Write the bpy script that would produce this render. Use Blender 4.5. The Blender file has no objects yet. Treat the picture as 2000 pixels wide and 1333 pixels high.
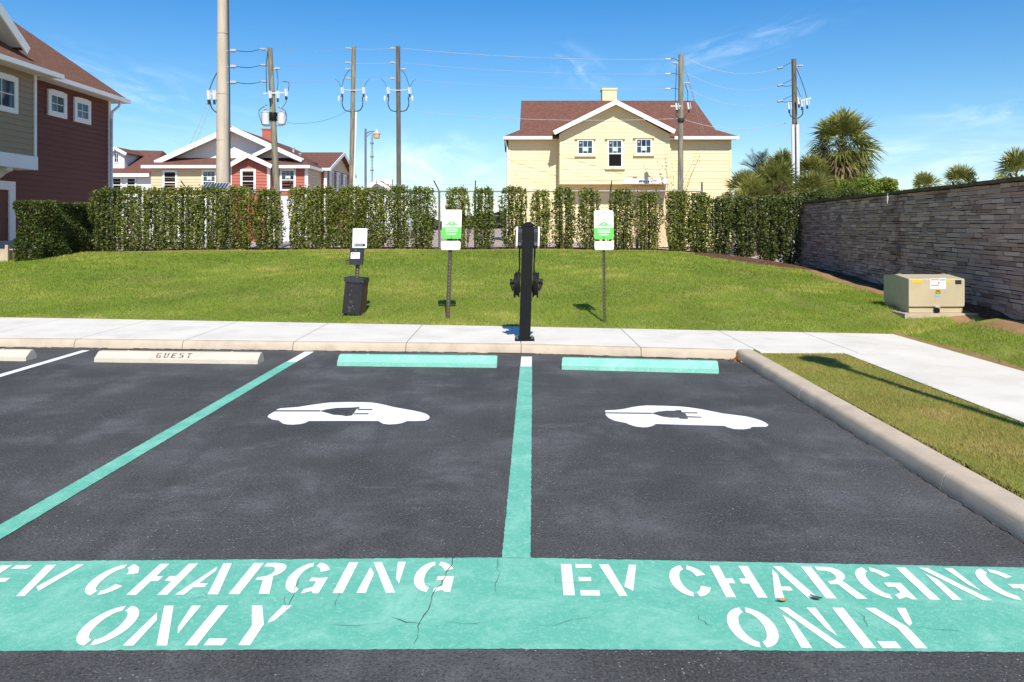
import bpy, math, random
import numpy as np
from mathutils import Vector, Matrix
from mathutils.geometry import tessellate_polygon
R = math.radians
random.seed(7)
RNG = np.random.default_rng(11)
S = bpy.context.scene
COL = S.collection

# ------------------------------------------------------------------ camera, sky, sun, exposure
F = 1520.0      # focal length in photo pixels (photo 2000 wide), eye height 1.56 m, horizon on row 440
EYE = 1.56
HZ = 440.0
cd = bpy.data.cameras.new('camera')
cam = bpy.data.objects.new('camera', cd); COL.objects.link(cam)
cd.sensor_width = 36.0; cd.lens = 36.0*F/2000.0
cd.shift_y = -(666.5-HZ)/2000.0
cd.clip_start = 0.05; cd.clip_end = 3000
cam.location = (0, 0, EYE); cam.rotation_euler = (R(90), 0, 0)
S.camera = cam

SUN_EL, SUN_AZ = 45.0, 8.0          # sun stands behind the camera, SUN_AZ degrees to its right
sd = bpy.data.lights.new('sun', 'SUN'); sd.energy = 4.3; sd.angle = R(0.53); sd.color = (1.0, 0.94, 0.83)
sun = bpy.data.objects.new('sun', sd); COL.objects.link(sun)
s_dir = Vector((math.sin(R(SUN_AZ))*math.cos(R(SUN_EL)), -math.cos(R(SUN_AZ))*math.cos(R(SUN_EL)), math.sin(R(SUN_EL))))
sun.rotation_euler = s_dir.to_track_quat('Z', 'Y').to_euler()
sun.location = (3, -10, 15)

W = bpy.data.worlds.new('World'); S.world = W; W.use_nodes = True
def build_world():
    nt = W.node_tree; nt.nodes.clear()
    N = nt.nodes.new; L = nt.links.new
    out = N('ShaderNodeOutputWorld'); bg = N('ShaderNodeBackground'); L(bg.outputs[0], out.inputs[0])
    sky = N('ShaderNodeTexSky'); sky.sky_type = 'NISHITA'; sky.sun_disc = False
    sky.sun_elevation = R(SUN_EL); sky.sun_rotation = R(180-SUN_AZ)
    sky.air_density = 1.0; sky.dust_density = 0.4; sky.ozone_density = 2.0
    tc = N('ShaderNodeTexCoord'); sep = N('ShaderNodeSeparateXYZ'); L(tc.outputs['Generated'], sep.inputs[0])
    def mth(op, a, b=None, c=None, clamp=False):
        m = N('ShaderNodeMath'); m.operation = op; m.use_clamp = clamp
        for i, v in enumerate((a, b, c)):
            if v is None: continue
            if isinstance(v, (int, float)): m.inputs[i].default_value = v
            else: L(v, m.inputs[i])
        return m.outputs[0]
    # deeper blue higher up (polarised look of the day)
    zc = mth('MAXIMUM', sep.outputs[2], 0.0)
    t = N('ShaderNodeMapRange'); t.inputs[1].default_value = 0.0; t.inputs[2].default_value = 0.30; L(zc, t.inputs[0])
    ramp = N('ShaderNodeValToRGB'); L(t.outputs[0], ramp.inputs[0])
    cr = ramp.color_ramp
    cr.elements[0].position = 0; cr.elements[0].color = SKYTINT[0]
    cr.elements[1].position = 1; cr.elements[1].color = SKYTINT[2]
    e = cr.elements.new(0.45); e.color = SKYTINT[1]
    mul = N('ShaderNodeMix'); mul.data_type = 'RGBA'; mul.blend_type = 'MULTIPLY'; mul.inputs[0].default_value = 1.0
    L(sky.outputs[0], mul.inputs[6]); L(ramp.outputs[0], mul.inputs[7])
    # thin cirrus: stretched noise over azimuth / elevation slopes
    yy = mth('MAXIMUM', mth('ABSOLUTE', sep.outputs[1]), 0.08)
    a = mth('DIVIDE', sep.outputs[0], yy); b = mth('DIVIDE', sep.outputs[2], yy)
    cloud = None
    # (azimuth slope, elevation slope, half width, half height, tilt, strength)
    for (ca, cb, wa, wb, tilt, st, sc) in CLOUDS:
        da = mth('SUBTRACT', a, ca); db = mth('SUBTRACT', b, cb)
        ct, sn = math.cos(tilt), math.sin(tilt)
        ra = mth('ADD', mth('MULTIPLY', da, ct), mth('MULTIPLY', db, sn))
        rb = mth('SUBTRACT', mth('MULTIPLY', db, ct), mth('MULTIPLY', da, sn))
        q = mth('ADD', mth('POWER', mth('ABSOLUTE', mth('DIVIDE', ra, wa)), 2.0), mth('POWER', mth('ABSOLUTE', mth('DIVIDE', rb, wb)), 2.0))
        g = mth('EXPONENT', mth('MULTIPLY', q, -1.0))
        cx = N('ShaderNodeCombineXYZ'); L(mth('MULTIPLY', ra, sc[0]), cx.inputs[0]); L(mth('MULTIPLY', rb, sc[1]), cx.inputs[1]); cx.inputs[2].default_value = ca*7.3
        nz = N('ShaderNodeTexNoise'); nz.inputs['Scale'].default_value = 1.0; nz.inputs['Detail'].default_value = 7; nz.inputs['Roughness'].default_value = 0.6
        nz.inputs['Distortion'].default_value = 0.6
        L(cx.outputs[0], nz.inputs['Vector'])
        mr = N('ShaderNodeMapRange'); mr.interpolation_type = 'SMOOTHSTEP'; mr.inputs[1].default_value = 0.40; mr.inputs[2].default_value = 0.78; L(nz.outputs[0], mr.inputs[0])
        v = mth('MULTIPLY', mth('MULTIPLY', g, mr.outputs[0]), st)
        cloud = v if cloud is None else mth('ADD', cloud, v)
    cloud = mth('MINIMUM', cloud, 0.9)
    mix = N('ShaderNodeMix'); mix.data_type = 'RGBA'; L(cloud, mix.inputs[0]); L(mul.outputs[2], mix.inputs[6]); mix.inputs[7].default_value = (9.2, 9.6, 10.2, 1)
    L(mix.outputs[2], bg.inputs[0]); bg.inputs[1].default_value = 0.13
SKYTINT = [(0.74, 0.76, 0.78, 1), (0.42, 0.65, 0.78, 1), (0.165, 0.52, 0.81, 1)]
# values per cloud: azimuth, elevation, half width, half height, tilt, strength, noise scale
CLOUDS = [(0.082, 0.205, 0.035, 0.016, -0.5, 0.36, (24, 40)), (0.29, 0.232, 0.10, 0.016, 0.30, 0.24, (12, 60)),
          (0.62, 0.145, 0.10, 0.014, 0.12, 0.28, (10, 50)), (-0.10, 0.075, 0.13, 0.040, 0.05, 0.36, (12, 26)),
          (-0.46, 0.16, 0.14, 0.035, -0.30, 0.22, (9, 46)), (0.55, 0.08, 0.35, 0.035, 0.10, 0.28, (6, 40)),
          (-0.05, 0.02, 0.9, 0.030, 0.0, 0.40, (6, 26))]
build_world()
S.view_settings.view_transform = 'Standard'; S.view_settings.look = 'None'
S.view_settings.gamma = 1.0; S.view_settings.use_curve_mapping = False
S.view_settings.exposure = 0.5

# ------------------------------------------------------------------ pixel helpers (photo pixels -> metres)
def P(px, py, Y):
    return Vector(((px-1000.0)/F*Y, Y, EYE+(HZ-py)/F*Y))
def G(px, py, z=0.0):
    Y = F*(EYE-z)/(py-HZ)
    return Vector(((px-1000.0)/F*Y, Y, z))
def PX(px, Y): return (px-1000.0)/F*Y
def PZ(py, Y): return EYE+(HZ-py)/F*Y

# ------------------------------------------------------------------ materials
MATS = {}
def mat(name, col, rough=0.7, var=0.12, vscale=3.0, bump=0.0, bscale=60.0, spec=0.3, metal=0.0, col2=None, c2scale=1.2, c2lo=0.45, c2hi=0.7, stretch=None):
    m = bpy.data.materials.new(name); m.use_nodes = True
    nt = m.node_tree; N = nt.nodes.new; L = nt.links.new
    b = nt.nodes['Principled BSDF']
    b.inputs['Roughness'].default_value = rough; b.inputs['Metallic'].default_value = metal
    b.inputs['Specular IOR Level'].default_value = spec
    geo = N('ShaderNodeNewGeometry'); vec = geo.outputs['Position']
    if stretch:
        mp = N('ShaderNodeMapping'); mp.inputs['Scale'].default_value = stretch; L(vec, mp.inputs[0]); vec = mp.outputs[0]
    nz = N('ShaderNodeTexNoise'); nz.inputs['Scale'].default_value = vscale; nz.inputs['Detail'].default_value = 6; L(vec, nz.inputs['Vector'])
    c = [x for x in col]
    rgb = N('ShaderNodeMix'); rgb.data_type = 'RGBA'
    L(nz.outputs[0], rgb.inputs[0])
    rgb.inputs[6].default_value = (*[max(0, x*(1-2*var)) for x in c], 1); rgb.inputs[7].default_value = (*[min(1, x*(1+2*var)) for x in c], 1)
    last = rgb.outputs[2]
    if col2:
        n2 = N('ShaderNodeTexNoise'); n2.inputs['Scale'].default_value = c2scale; n2.inputs['Detail'].default_value = 8; n2.inputs['Roughness'].default_value = 0.65; L(vec, n2.inputs['Vector'])
        mr = N('ShaderNodeMapRange'); mr.inputs[1].default_value = c2lo; mr.inputs[2].default_value = c2hi; L(n2.outputs[0], mr.inputs[0])
        mx = N('ShaderNodeMix'); mx.data_type = 'RGBA'; L(mr.outputs[0], mx.inputs[0]); L(last, mx.inputs[6]); mx.inputs[7].default_value = (*col2, 1)
        last = mx.outputs[2]
    L(last, b.inputs['Base Color'])
    if bump:
        nb = N('ShaderNodeTexNoise'); nb.inputs['Scale'].default_value = bscale; nb.inputs['Detail'].default_value = 4; L(geo.outputs['Position'], nb.inputs['Vector'])
        bp = N('ShaderNodeBump'); bp.inputs['Strength'].default_value = bump; bp.inputs['Distance'].default_value = 0.01; L(nb.outputs[0], bp.inputs['Height']); L(bp.outputs[0], b.inputs['Normal'])
    MATS[name] = m
    return m

def leafmat(name, c0, c1, c2, trans=0.25, rough=0.45, spec=0.35):
    """foliage: colour differs leaf by leaf (face attribute rnd) and a little with place; lets some light through"""
    m = bpy.data.materials.new(name); m.use_nodes = True
    nt = m.node_tree; N = nt.nodes.new; L = nt.links.new
    b = nt.nodes['Principled BSDF']; out = nt.nodes['Material Output']
    at = N('ShaderNodeAttribute'); at.attribute_name = 'rnd'
    rp = N('ShaderNodeValToRGB'); L(at.outputs['Fac'], rp.inputs[0])
    e = rp.color_ramp.elements; e[0].color = (*c0, 1); e[1].color = (*c2, 1); k = e.new(0.55); k.color = (*c1, 1)
    L(rp.outputs[0], b.inputs['Base Color']); b.inputs['Roughness'].default_value = rough; b.inputs['Specular IOR Level'].default_value = spec
    tr = N('ShaderNodeBsdfTranslucent'); L(rp.outputs[0], tr.inputs[0])
    mx = N('ShaderNodeMixShader'); mx.inputs[0].default_value = trans; L(b.outputs[0], mx.inputs[1]); L(tr.outputs[0], mx.inputs[2]); L(mx.outputs[0], out.inputs[0])
    MATS[name] = m
    return m

def asphalt_mat():
    m = bpy.data.materials.new('asphalt'); m.use_nodes = True
    nt = m.node_tree; N = nt.nodes.new; L = nt.links.new
    b = nt.nodes['Principled BSDF']; b.inputs['Roughness'].default_value = 0.8; b.inputs['Specular IOR Level'].default_value = 0.35
    geo = N('ShaderNodeNewGeometry'); pos = geo.outputs['Position']
    def noise(sc, det=6, ro=0.6, vec=None, dist=0.0):
        n = N('ShaderNodeTexNoise'); n.inputs['Scale'].default_value = sc; n.inputs['Detail'].default_value = det; n.inputs['Roughness'].default_value = ro; n.inputs['Distortion'].default_value = dist
        L(vec or pos, n.inputs['Vector']); return n.outputs[0]
    def rng(v, lo, hi, smooth=True):
        r = N('ShaderNodeMapRange'); r.inputs[1].default_value = lo; r.inputs[2].default_value = hi
        if smooth: r.interpolation_type = 'SMOOTHSTEP'
        L(v, r.inputs[0]); return r.outputs[0]
    def mix(f, a, c):
        x = N('ShaderNodeMix'); x.data_type = 'RGBA'
        if isinstance(f, float): x.inputs[0].default_value = f
        else: L(f, x.inputs[0])
        for i, v in ((6, a), (7, c)):
            if isinstance(v, tuple): x.inputs[i].default_value = (*v, 1)
            else: L(v, x.inputs[i])
        return x.outputs[2]
    def mul(a, c):
        x = N('ShaderNodeMath'); x.operation = 'MULTIPLY'; L(a, x.inputs[0])
        if isinstance(c, float): x.inputs[1].default_value = c
        else: L(c, x.inputs[1])
        return x.outputs[0]
    base = mix(rng(noise(0.7, 8, 0.66, dist=0.2), 0.35, 0.68), (0.046, 0.044, 0.043), (0.084, 0.082, 0.083))
    # bluish worn, dusty patches
    base = mix(mul(rng(noise(1.4, 10, 0.80, dist=0.3), 0.47, 0.66), 0.58), base, (0.145, 0.145, 0.155))
    # brownish aggregate showing through
    base = mix(mul(rng(noise(2.6, 7, 0.7), 0.56, 0.72), 0.40), base, (0.085, 0.068, 0.060))
    # tyre-worn lanes along the bays, oil-dark middle
    mt = N('ShaderNodeMapping'); mt.inputs['Scale'].default_value = (2.1, 0.22, 1); L(pos, mt.inputs[0])
    base = mix(mul(rng(noise(1.0, 5, 0.6, mt.outputs[0], 0.3), 0.50, 0.66), 0.45), base, (0.034, 0.033, 0.034))
    # fine grain and pale stone chips
    g = noise(85, 4, 0.8)
    base = mix(mul(rng(g, 0.49, 0.64), 0.62), base, (0.165, 0.157, 0.15))
    base = mix(mul(rng(noise(70, 4, 0.8), 0.49, 0.38), 0.75), base, (0.016, 0.015, 0.015))
    vo = N('ShaderNodeTexVoronoi'); vo.inputs['Scale'].default_value = 55; L(pos, vo.inputs['Vector'])
    chip = rng(vo.outputs['Distance'], 0.24, 0.14)
    sepc = N('ShaderNodeSeparateColor'); L(vo.outputs['Color'], sepc.inputs[0])
    pick = rng(sepc.outputs[0], 0.70, 0.72)
    dens = rng(noise(1.6, 6, 0.75), 0.42, 0.64)
    base = mix(mul(mul(mul(chip, pick), dens), 0.85), base, (0.46, 0.43, 0.40))
    # scuff lines across the bays
    mp = N('ShaderNodeMapping'); mp.inputs['Rotation'].default_value = (0, 0, 0.45); mp.inputs['Scale'].default_value = (0.8, 16, 1); L(pos, mp.inputs[0])
    sc = rng(noise(1.6, 8, 0.7, mp.outputs[0]), 0.54, 0.74)
    base = mix(mul(mul(sc, rng(noise(0.9, 3), 0.40, 0.62)), 0.45), base, (0.19, 0.19, 0.20))
    L(base, b.inputs['Base Color'])
    bp = N('ShaderNodeBump'); bp.inputs['Strength'].default_value = 0.55; bp.inputs['Distance'].default_value = 0.006; L(noise(120, 3, 0.7), bp.inputs['Height']); L(bp.outputs[0], b.inputs['Normal'])
    MATS['asphalt'] = m

def paint_mat(name, col, worn, dark, amount=0.5):
    """road paint over rough asphalt: slightly uneven, small pits where the stone shows"""
    m = bpy.data.materials.new(name); m.use_nodes = True
    nt = m.node_tree; N = nt.nodes.new; L = nt.links.new
    b = nt.nodes['Principled BSDF']; b.inputs['Roughness'].default_value = 0.7; b.inputs['Specular IOR Level'].default_value = 0.25
    geo = N('ShaderNodeNewGeometry'); pos = geo.outputs['Position']
    def noise(sc, det=6, ro=0.6, dist=0.0):
        n = N('ShaderNodeTexNoise'); n.inputs['Scale'].default_value = sc; n.inputs['Detail'].default_value = det; n.inputs['Roughness'].default_value = ro; n.inputs['Distortion'].default_value = dist
        L(pos, n.inputs['Vector']); return n.outputs[0]
    def mixr(prev, n, lo, hi, amt, c):
        r = N('ShaderNodeMapRange'); r.inputs[1].default_value = lo; r.inputs[2].default_value = hi; r.inputs[4].default_value = amt; L(n, r.inputs[0])
        x = N('ShaderNodeMix'); x.data_type = 'RGBA'; L(r.outputs[0], x.inputs[0])
        if isinstance(prev, tuple): x.inputs[6].default_value = (*prev, 1)
        else: L(prev, x.inputs[6])
        x.inputs[7].default_value = (*c, 1); return x.outputs[2]
    c = mixr(col, noise(3.0, 8, 0.72, 0.9), 0.46, 0.66, amount, worn)
    c = mixr(c, noise(38, 5, 0.8), 0.50, 0.68, amount, worn)
    c = mixr(c, noise(3.5, 8, 0.75, 1.0), 0.58, 0.78, amount*0.7, tuple(x*0.72 for x in col))
    c = mixr(c, noise(75, 4, 0.7), 0.63, 0.70, 0.75, dark)
    L(c, b.inputs['Base Color'])
    bp = N('ShaderNodeBump'); bp.inputs['Strength'].default_value = 0.4; bp.inputs['Distance'].default_value = 0.005; L(noise(120, 3, 0.7), bp.inputs['Height']); L(bp.outputs[0], b.inputs['Normal'])
    MATS[name] = m

asphalt_mat()
paint_mat('green_paint', (0.125, 0.43, 0.318), (0.32, 0.62, 0.50), (0.05, 0.20, 0.16), 0.55)
paint_mat('white_paint', (0.80, 0.80, 0.79), (0.72, 0.72, 0.70), (0.42, 0.44, 0.43), 0.35)
paint_mat('stop_green', (0.20, 0.49, 0.39), (0.33, 0.61, 0.51), (0.09, 0.30, 0.24), 0.8)
M = MATS
mat('sidewalk_concrete', (0.69, 0.645, 0.58), 0.85, 0.06, 2.0, 0.25, 90, 0.2, col2=(0.55, 0.505, 0.44), c2scale=1.7, c2lo=0.48, c2hi=0.80)
mat('kerb_concrete', (0.51, 0.415, 0.315), 0.9, 0.12, 5.0, 0.22, 140, 0.2, col2=(0.36, 0.30, 0.24), c2scale=2.2, c2lo=0.5, c2hi=0.75)
mat('stop_concrete', (0.56, 0.50, 0.41), 0.9, 0.08, 8.0, 0.4, 80, 0.2, col2=(0.42, 0.37, 0.29), c2scale=4, c2lo=0.5, c2hi=0.78)
mat('crack', (0.060, 0.052, 0.046), 0.95, 0.2, 30)
mat('joint_dirt', (0.13, 0.10, 0.075), 0.95, 0.2, 12)
mat('lawn_soil', (0.20, 0.22, 0.045), 0.95, 0.30, 1.3, 0.5, 40, 0.1, col2=(0.36, 0.27, 0.10), c2scale=0.9, c2lo=0.52, c2hi=0.75)
mat('mulch', (0.10, 0.050, 0.032), 0.95, 0.4, 14, 0.8, 30, 0.1, col2=(0.20, 0.115, 0.075), c2scale=9, c2lo=0.5, c2hi=0.62)
mat('bare_soil', (0.34, 0.20, 0.105), 0.95, 0.25, 6, 0.5, 30, 0.1, col2=(0.22, 0.13, 0.07), c2scale=3)
mat('sand', (0.43, 0.34, 0.29), 0.95, 0.15, 0.6, 0.4, 8, 0.1, col2=(0.30, 0.26, 0.19), c2scale=0.3)
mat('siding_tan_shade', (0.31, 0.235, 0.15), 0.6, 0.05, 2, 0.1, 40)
mat('siding_dark_red', (0.150, 0.048, 0.028), 0.6, 0.07, 2, 0.1, 40)
mat('siding_yellow', (0.80, 0.66, 0.395), 0.6, 0.03, 1.5, 0.1, 40)
mat('siding_cream', (0.70, 0.52, 0.33), 0.6, 0.04, 1.5, 0.1, 40)
mat('siding_brick_red', (0.42, 0.125, 0.085), 0.6, 0.06, 1.5, 0.1, 40)
mat('siding_white', (0.78, 0.77, 0.75), 0.6, 0.03, 1.5)
mat('trim_white', (0.80, 0.80, 0.78), 0.5, 0.03, 4)
mat('soffit', (0.62, 0.60, 0.57), 0.6, 0.03, 4)
mat('shingle', (0.17, 0.078, 0.058), 0.9, 0.30, 5, 0.7, 25, 0.15, col2=(0.10, 0.045, 0.036), c2scale=7, c2lo=0.48, c2hi=0.66, stretch=(1, 1, 4))
mat('shingle_brown', (0.20, 0.100, 0.066), 0.9, 0.35, 7, 0.7, 25, 0.15, col2=(0.11, 0.055, 0.040), c2scale=9, c2lo=0.46, c2hi=0.62, stretch=(1, 1, 5))
mat('glass', (0.018, 0.035, 0.06), 0.04, 0.05, 1, spec=0.8)
mat('dark_room', (0.012, 0.010, 0.009), 0.9, 0.1, 1, spec=0.1)
mat('sticker', (0.55, 0.66, 0.60), 0.6, 0.05, 10)
mat('wood_pole', (0.26, 0.24, 0.175), 0.9, 0.30, 3, 0.6, 30, 0.15, col2=(0.10, 0.085, 0.060), c2scale=4, stretch=(3, 3, 0.35))
mat('wood_dark', (0.15, 0.125, 0.092), 0.9, 0.30, 3, 0.6, 30, 0.15, col2=(0.08, 0.066, 0.05), c2scale=4, stretch=(3, 3, 0.35))
mat('pole_concrete', (0.56, 0.47, 0.37), 0.85, 0.07, 1.0, 0.2, 60, col2=(0.40, 0.34, 0.27), c2scale=1.5, stretch=(2, 2, 0.3))
mat('porcelain', (0.46, 0.46, 0.45), 0.3, 0.03, 4)
mat('tank_grey', (0.60, 0.61, 0.61), 0.5, 0.06, 6)
mat('cable', (0.03, 0.03, 0.034), 0.6, 0.1, 4)
mat('bright_wire', (0.50, 0.50, 0.50), 0.5, 0.05, 4, metal=0.3)
mat('conduit', (0.66, 0.66, 0.66), 0.55, 0.05, 3)
mat('galvanized', (0.20, 0.205, 0.21), 0.5, 0.12, 8, metal=0.5)
mat('black_metal', (0.009, 0.009, 0.009), 0.5, 0.15, 9, 0.12, 90, 0.2)
mat('black_rubber', (0.012, 0.012, 0.013), 0.6, 0.15, 12, 0.1, 60)
mat('white_plastic', (0.78, 0.78, 0.77), 0.4, 0.03, 6)
mat('dark_plastic', (0.03, 0.031, 0.036), 0.5, 0.12, 9)
mat('bin_black', (0.020, 0.018, 0.021), 0.6, 0.25, 14, 0.2, 60)
mat('bin_brown', (0.105, 0.052, 0.038), 0.6, 0.15, 9)
mat('perforation', (0.17, 0.16, 0.155), 0.7, 0.4, 30)
mat('sign_white', (0.79, 0.80, 0.78), 0.4, 0.02, 5)
mat('sign_green', (0.13, 0.56, 0.10), 0.4, 0.03, 5)
mat('sign_pale_green', (0.42, 0.74, 0.38), 0.5, 0.03, 5)
mat('sign_grey_text', (0.50, 0.53, 0.51), 0.5, 0.05, 20)
mat('post_steel', (0.075, 0.066, 0.045), 0.6, 0.2, 12, metal=0.2)
mat('hole_light', (0.24, 0.235, 0.16), 0.8, 0.2, 20)
mat('cabinet_green', (0.48, 0.41, 0.275), 0.5, 0.08, 4, 0.08, 30, col2=(0.54, 0.43, 0.27), c2scale=2.6, c2lo=0.5, c2hi=0.75)
mat('label_yellow', (0.75, 0.50, 0.02), 0.5, 0.03, 9)
mat('label_red', (0.58, 0.10, 0.05), 0.5, 0.03, 9)
mat('label_blue', (0.25, 0.42, 0.62), 0.5, 0.03, 9)
mat('stencil_black', (0.10, 0.075, 0.06), 0.9, 0.3, 60, col2=(0.42, 0.36, 0.29), c2scale=38, c2lo=0.48, c2hi=0.60)
mat('coping', (0.12, 0.10, 0.055), 0.95, 0.3, 6, 0.6, 30, 0.1, col2=(0.16, 0.135, 0.085), c2scale=5)
mat('mortar', (0.075, 0.058, 0.05), 0.95, 0.2, 9)
mat('bark', (0.15, 0.105, 0.072), 0.95, 0.3, 9, 0.8, 30, 0.1)
mat('palm_trunk', (0.17, 0.125, 0.085), 0.95, 0.35, 7, 0.9, 18, 0.1)
mat('solar_cell', (0.02, 0.045, 0.12), 0.2, 0.1, 5, spec=0.6)
mat('lamp_glass', (0.62, 0.42, 0.22), 0.35, 0.05, 6)
mat('block_wall', (0.36, 0.35, 0.33), 0.9, 0.1, 3)
leafmat('hedge_leaf', (0.066, 0.088, 0.013), (0.16, 0.20, 0.03), (0.42, 0.39, 0.09), 0.42, 0.45, 0.40)
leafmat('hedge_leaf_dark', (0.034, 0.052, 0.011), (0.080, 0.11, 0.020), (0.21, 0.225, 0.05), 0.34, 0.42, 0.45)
leafmat('grass_blade', (0.16, 0.275, 0.03), (0.32, 0.42, 0.052), (0.66, 0.57, 0.17), 0.48, 0.6, 0.2)
leafmat('grass_dry', (0.25, 0.27, 0.055), (0.43, 0.37, 0.10), (0.62, 0.46, 0.19), 0.45, 0.6, 0.2)
leafmat('palm_leaf', (0.13, 0.145, 0.034), (0.26, 0.27, 0.06), (0.54, 0.45, 0.14), 0.42, 0.4, 0.45)
leafmat('palm_grey', (0.045, 0.065, 0.045), (0.075, 0.10, 0.065), (0.12, 0.14, 0.09), 0.15, 0.45, 0.4)
leafmat('palm_dead', (0.16, 0.10, 0.06), (0.28, 0.185, 0.11), (0.45, 0.31, 0.18), 0.3, 0.7, 0.2)
leafmat('shrub_leaf', (0.10, 0.145, 0.02), (0.20, 0.265, 0.038), (0.40, 0.40, 0.075), 0.3, 0.45, 0.4)
leafmat('dry_leaf', (0.30, 0.12, 0.03), (0.45, 0.22, 0.06), (0.55, 0.38, 0.16), 0.2, 0.6, 0.2)
leafmat('far_leaf', (0.035, 0.05, 0.016), (0.065, 0.09, 0.028), (0.12, 0.14, 0.045), 0.3, 0.6, 0.2)
leafmat('stone', (0.25, 0.155, 0.122), (0.49, 0.335, 0.272), (0.68, 0.50, 0.405), 0.0, 0.9, 0.15)

# ------------------------------------------------------------------ mesh helpers
def wloc(o):
    v = Vector((0, 0, 0))
    while o is not None:
        v += o.location; o = o.parent
    return v
class MB:
    def __init__(self): self.v = []; self.f = []
    def add(self, vs, fs):
        n = len(self.v); self.v += [tuple(p) for p in vs]; self.f += [tuple(i+n for i in f) for f in fs]; return self
    def quad(self, *pts): return self.add(pts, [tuple(range(len(pts)))])
    def box(self, x0, x1, y0, y1, z0, z1):
        return self.obox((0, 0, 0), (1, 0, 0), (0, 1, 0), (0, 0, 1), x0, x1, y0, y1, z0, z1)
    def obox(self, o, ax, ay, az, x0, x1, y0, y1, z0, z1):
        o, ax, ay, az = Vector(o), Vector(ax), Vector(ay), Vector(az)
        vs = [o+ax*x+ay*y+az*z for z in (z0, z1) for x, y in ((x0, y0), (x1, y0), (x1, y1), (x0, y1))]
        return self.add(vs, [(3, 2, 1, 0), (4, 5, 6, 7), (0, 1, 5, 4), (1, 2, 6, 5), (2, 3, 7, 6), (3, 0, 4, 7)])
    def beam(self, p0, p1, w, h, up=(0, 0, 1)):
        p0, p1 = Vector(p0), Vector(p1); d = p1-p0; L = d.length; d.normalize()
        s = d.cross(Vector(up)); s.normalize(); u = s.cross(d)
        return self.obox(p0, d, s, u, 0, L, -w/2, w/2, -h/2, h/2)
    def tube(self, pts, r, n=8, r1=None, cap=True):
        pts = [Vector(p) for p in pts]; k = len(pts); vs = []; fs = []
        for i, p in enumerate(pts):
            d = (pts[min(i+1, k-1)]-pts[max(i-1, 0)]).normalized()
            a = d.cross(Vector((0, 0, 1)))
            if a.length < 1e-3: a = Vector((1, 0, 0))
            a.normalize(); b = d.cross(a)
            rr = r if r1 is None else r+(r1-r)*i/(k-1)
            vs += [p+(a*math.cos(2*math.pi*j/n)+b*math.sin(2*math.pi*j/n))*rr for j in range(n)]
        for i in range(k-1):
            for j in range(n):
                fs.append((i*n+j, i*n+(j+1) % n, (i+1)*n+(j+1) % n, (i+1)*n+j))
        if cap: fs += [tuple(range(n))[::-1], tuple((k-1)*n+j for j in range(n))]
        return self.add(vs, fs)
    def lathe(self, c, prof, n=20):
        c = Vector(c); vs = []; fs = []; k = len(prof)
        for r, z in prof: vs += [c+Vector((r*math.cos(2*math.pi*j/n), r*math.sin(2*math.pi*j/n), z)) for j in range(n)]
        for i in range(k-1):
            for j in range(n): fs.append((i*n+j, i*n+(j+1) % n, (i+1)*n+(j+1) % n, (i+1)*n+j))
        fs += [tuple(range(n))[::-1], tuple((k-1)*n+j for j in range(n))]
        return self.add(vs, fs)
    def slab(self, pts, t):
        pts = [Vector(p) for p in pts]; n = len(pts)
        lo = [p-Vector((0, 0, t)) for p in pts]
        fs = [tuple(range(n)), tuple(range(2*n-1, n-1, -1))]+[(i, i+n, (i+1) % n+n, (i+1) % n) for i in range(n)]
        return self.add(pts+lo, fs)
    def extrude(self, pts, d):
        pts = [Vector(p) for p in pts]; n = len(pts); d = Vector(d)
        fs = [tuple(range(n)), tuple(range(2*n-1, n-1, -1))]+[(i, i+n, (i+1) % n+n, (i+1) % n) for i in range(n)]
        return self.add(pts+[p+d for p in pts], fs)
    def poly(self, pts):      # any simple polygon, triangulated
        pts = [Vector(p) for p in pts]
        tr = tessellate_polygon([pts])
        fs = []
        for t in tr:
            a, b, c = (pts[i] for i in t)
            fs.append(tuple(t) if (b-a).cross(c-a).z >= 0 else tuple(t[::-1]))
        return self.add(pts, fs)
    def build(self, name, m, parent=None, smooth=False):
        o3 = wloc(parent) if parent is not None else Vector((0, 0, 0))
        me = bpy.data.meshes.new(name)
        me.from_pydata([(x-o3.x, y-o3.y, z-o3.z) for x, y, z in self.v], [], self.f); me.update()
        ob = bpy.data.objects.new(name, me); COL.objects.link(ob)
        me.materials.append(m if not isinstance(m, str) else MATS[m])
        if smooth:
            me.polygons.foreach_set('use_smooth', [True]*len(me.polygons))
            if hasattr(me, 'set_sharp_from_angle'): me.set_sharp_from_angle(angle=R(38))
        if parent is not None: ob.parent = parent
        return ob
def fast_mesh(name, verts, nper, rnd, m, parent=None):
    """verts (k*nper,3) array -> k separate faces with attribute rnd"""
    verts = np.asarray(verts, dtype=np.float32); k = len(verts)//nper
    if parent is not None: verts = verts-np.array(wloc(parent), dtype=np.float32)
    me = bpy.data.meshes.new(name)
    me.vertices.add(k*nper); me.vertices.foreach_set('co', verts.ravel())
    me.loops.add(k*nper); me.loops.foreach_set('vertex_index', np.arange(k*nper, dtype=np.int32))
    me.polygons.add(k); me.polygons.foreach_set('loop_start', np.arange(0, k*nper, nper, dtype=np.int32))
    try: me.polygons.foreach_set('loop_total', np.full(k, nper, dtype=np.int32))
    except Exception: pass
    me.update(calc_edges=True)
    at = me.attributes.new('rnd', 'FLOAT', 'FACE'); at.data.foreach_set('value', np.asarray(rnd, dtype=np.float32))
    me.materials.append(m if not isinstance(m, str) else MATS[m])
    ob = bpy.data.objects.new(name, me); COL.objects.link(ob)
    if parent is not None: ob.parent = parent
    return ob
def tag(o, label, cat, group=None):
    o['label'] = label; o['category'] = cat
    if group: o['group'] = group
    return o
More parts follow.
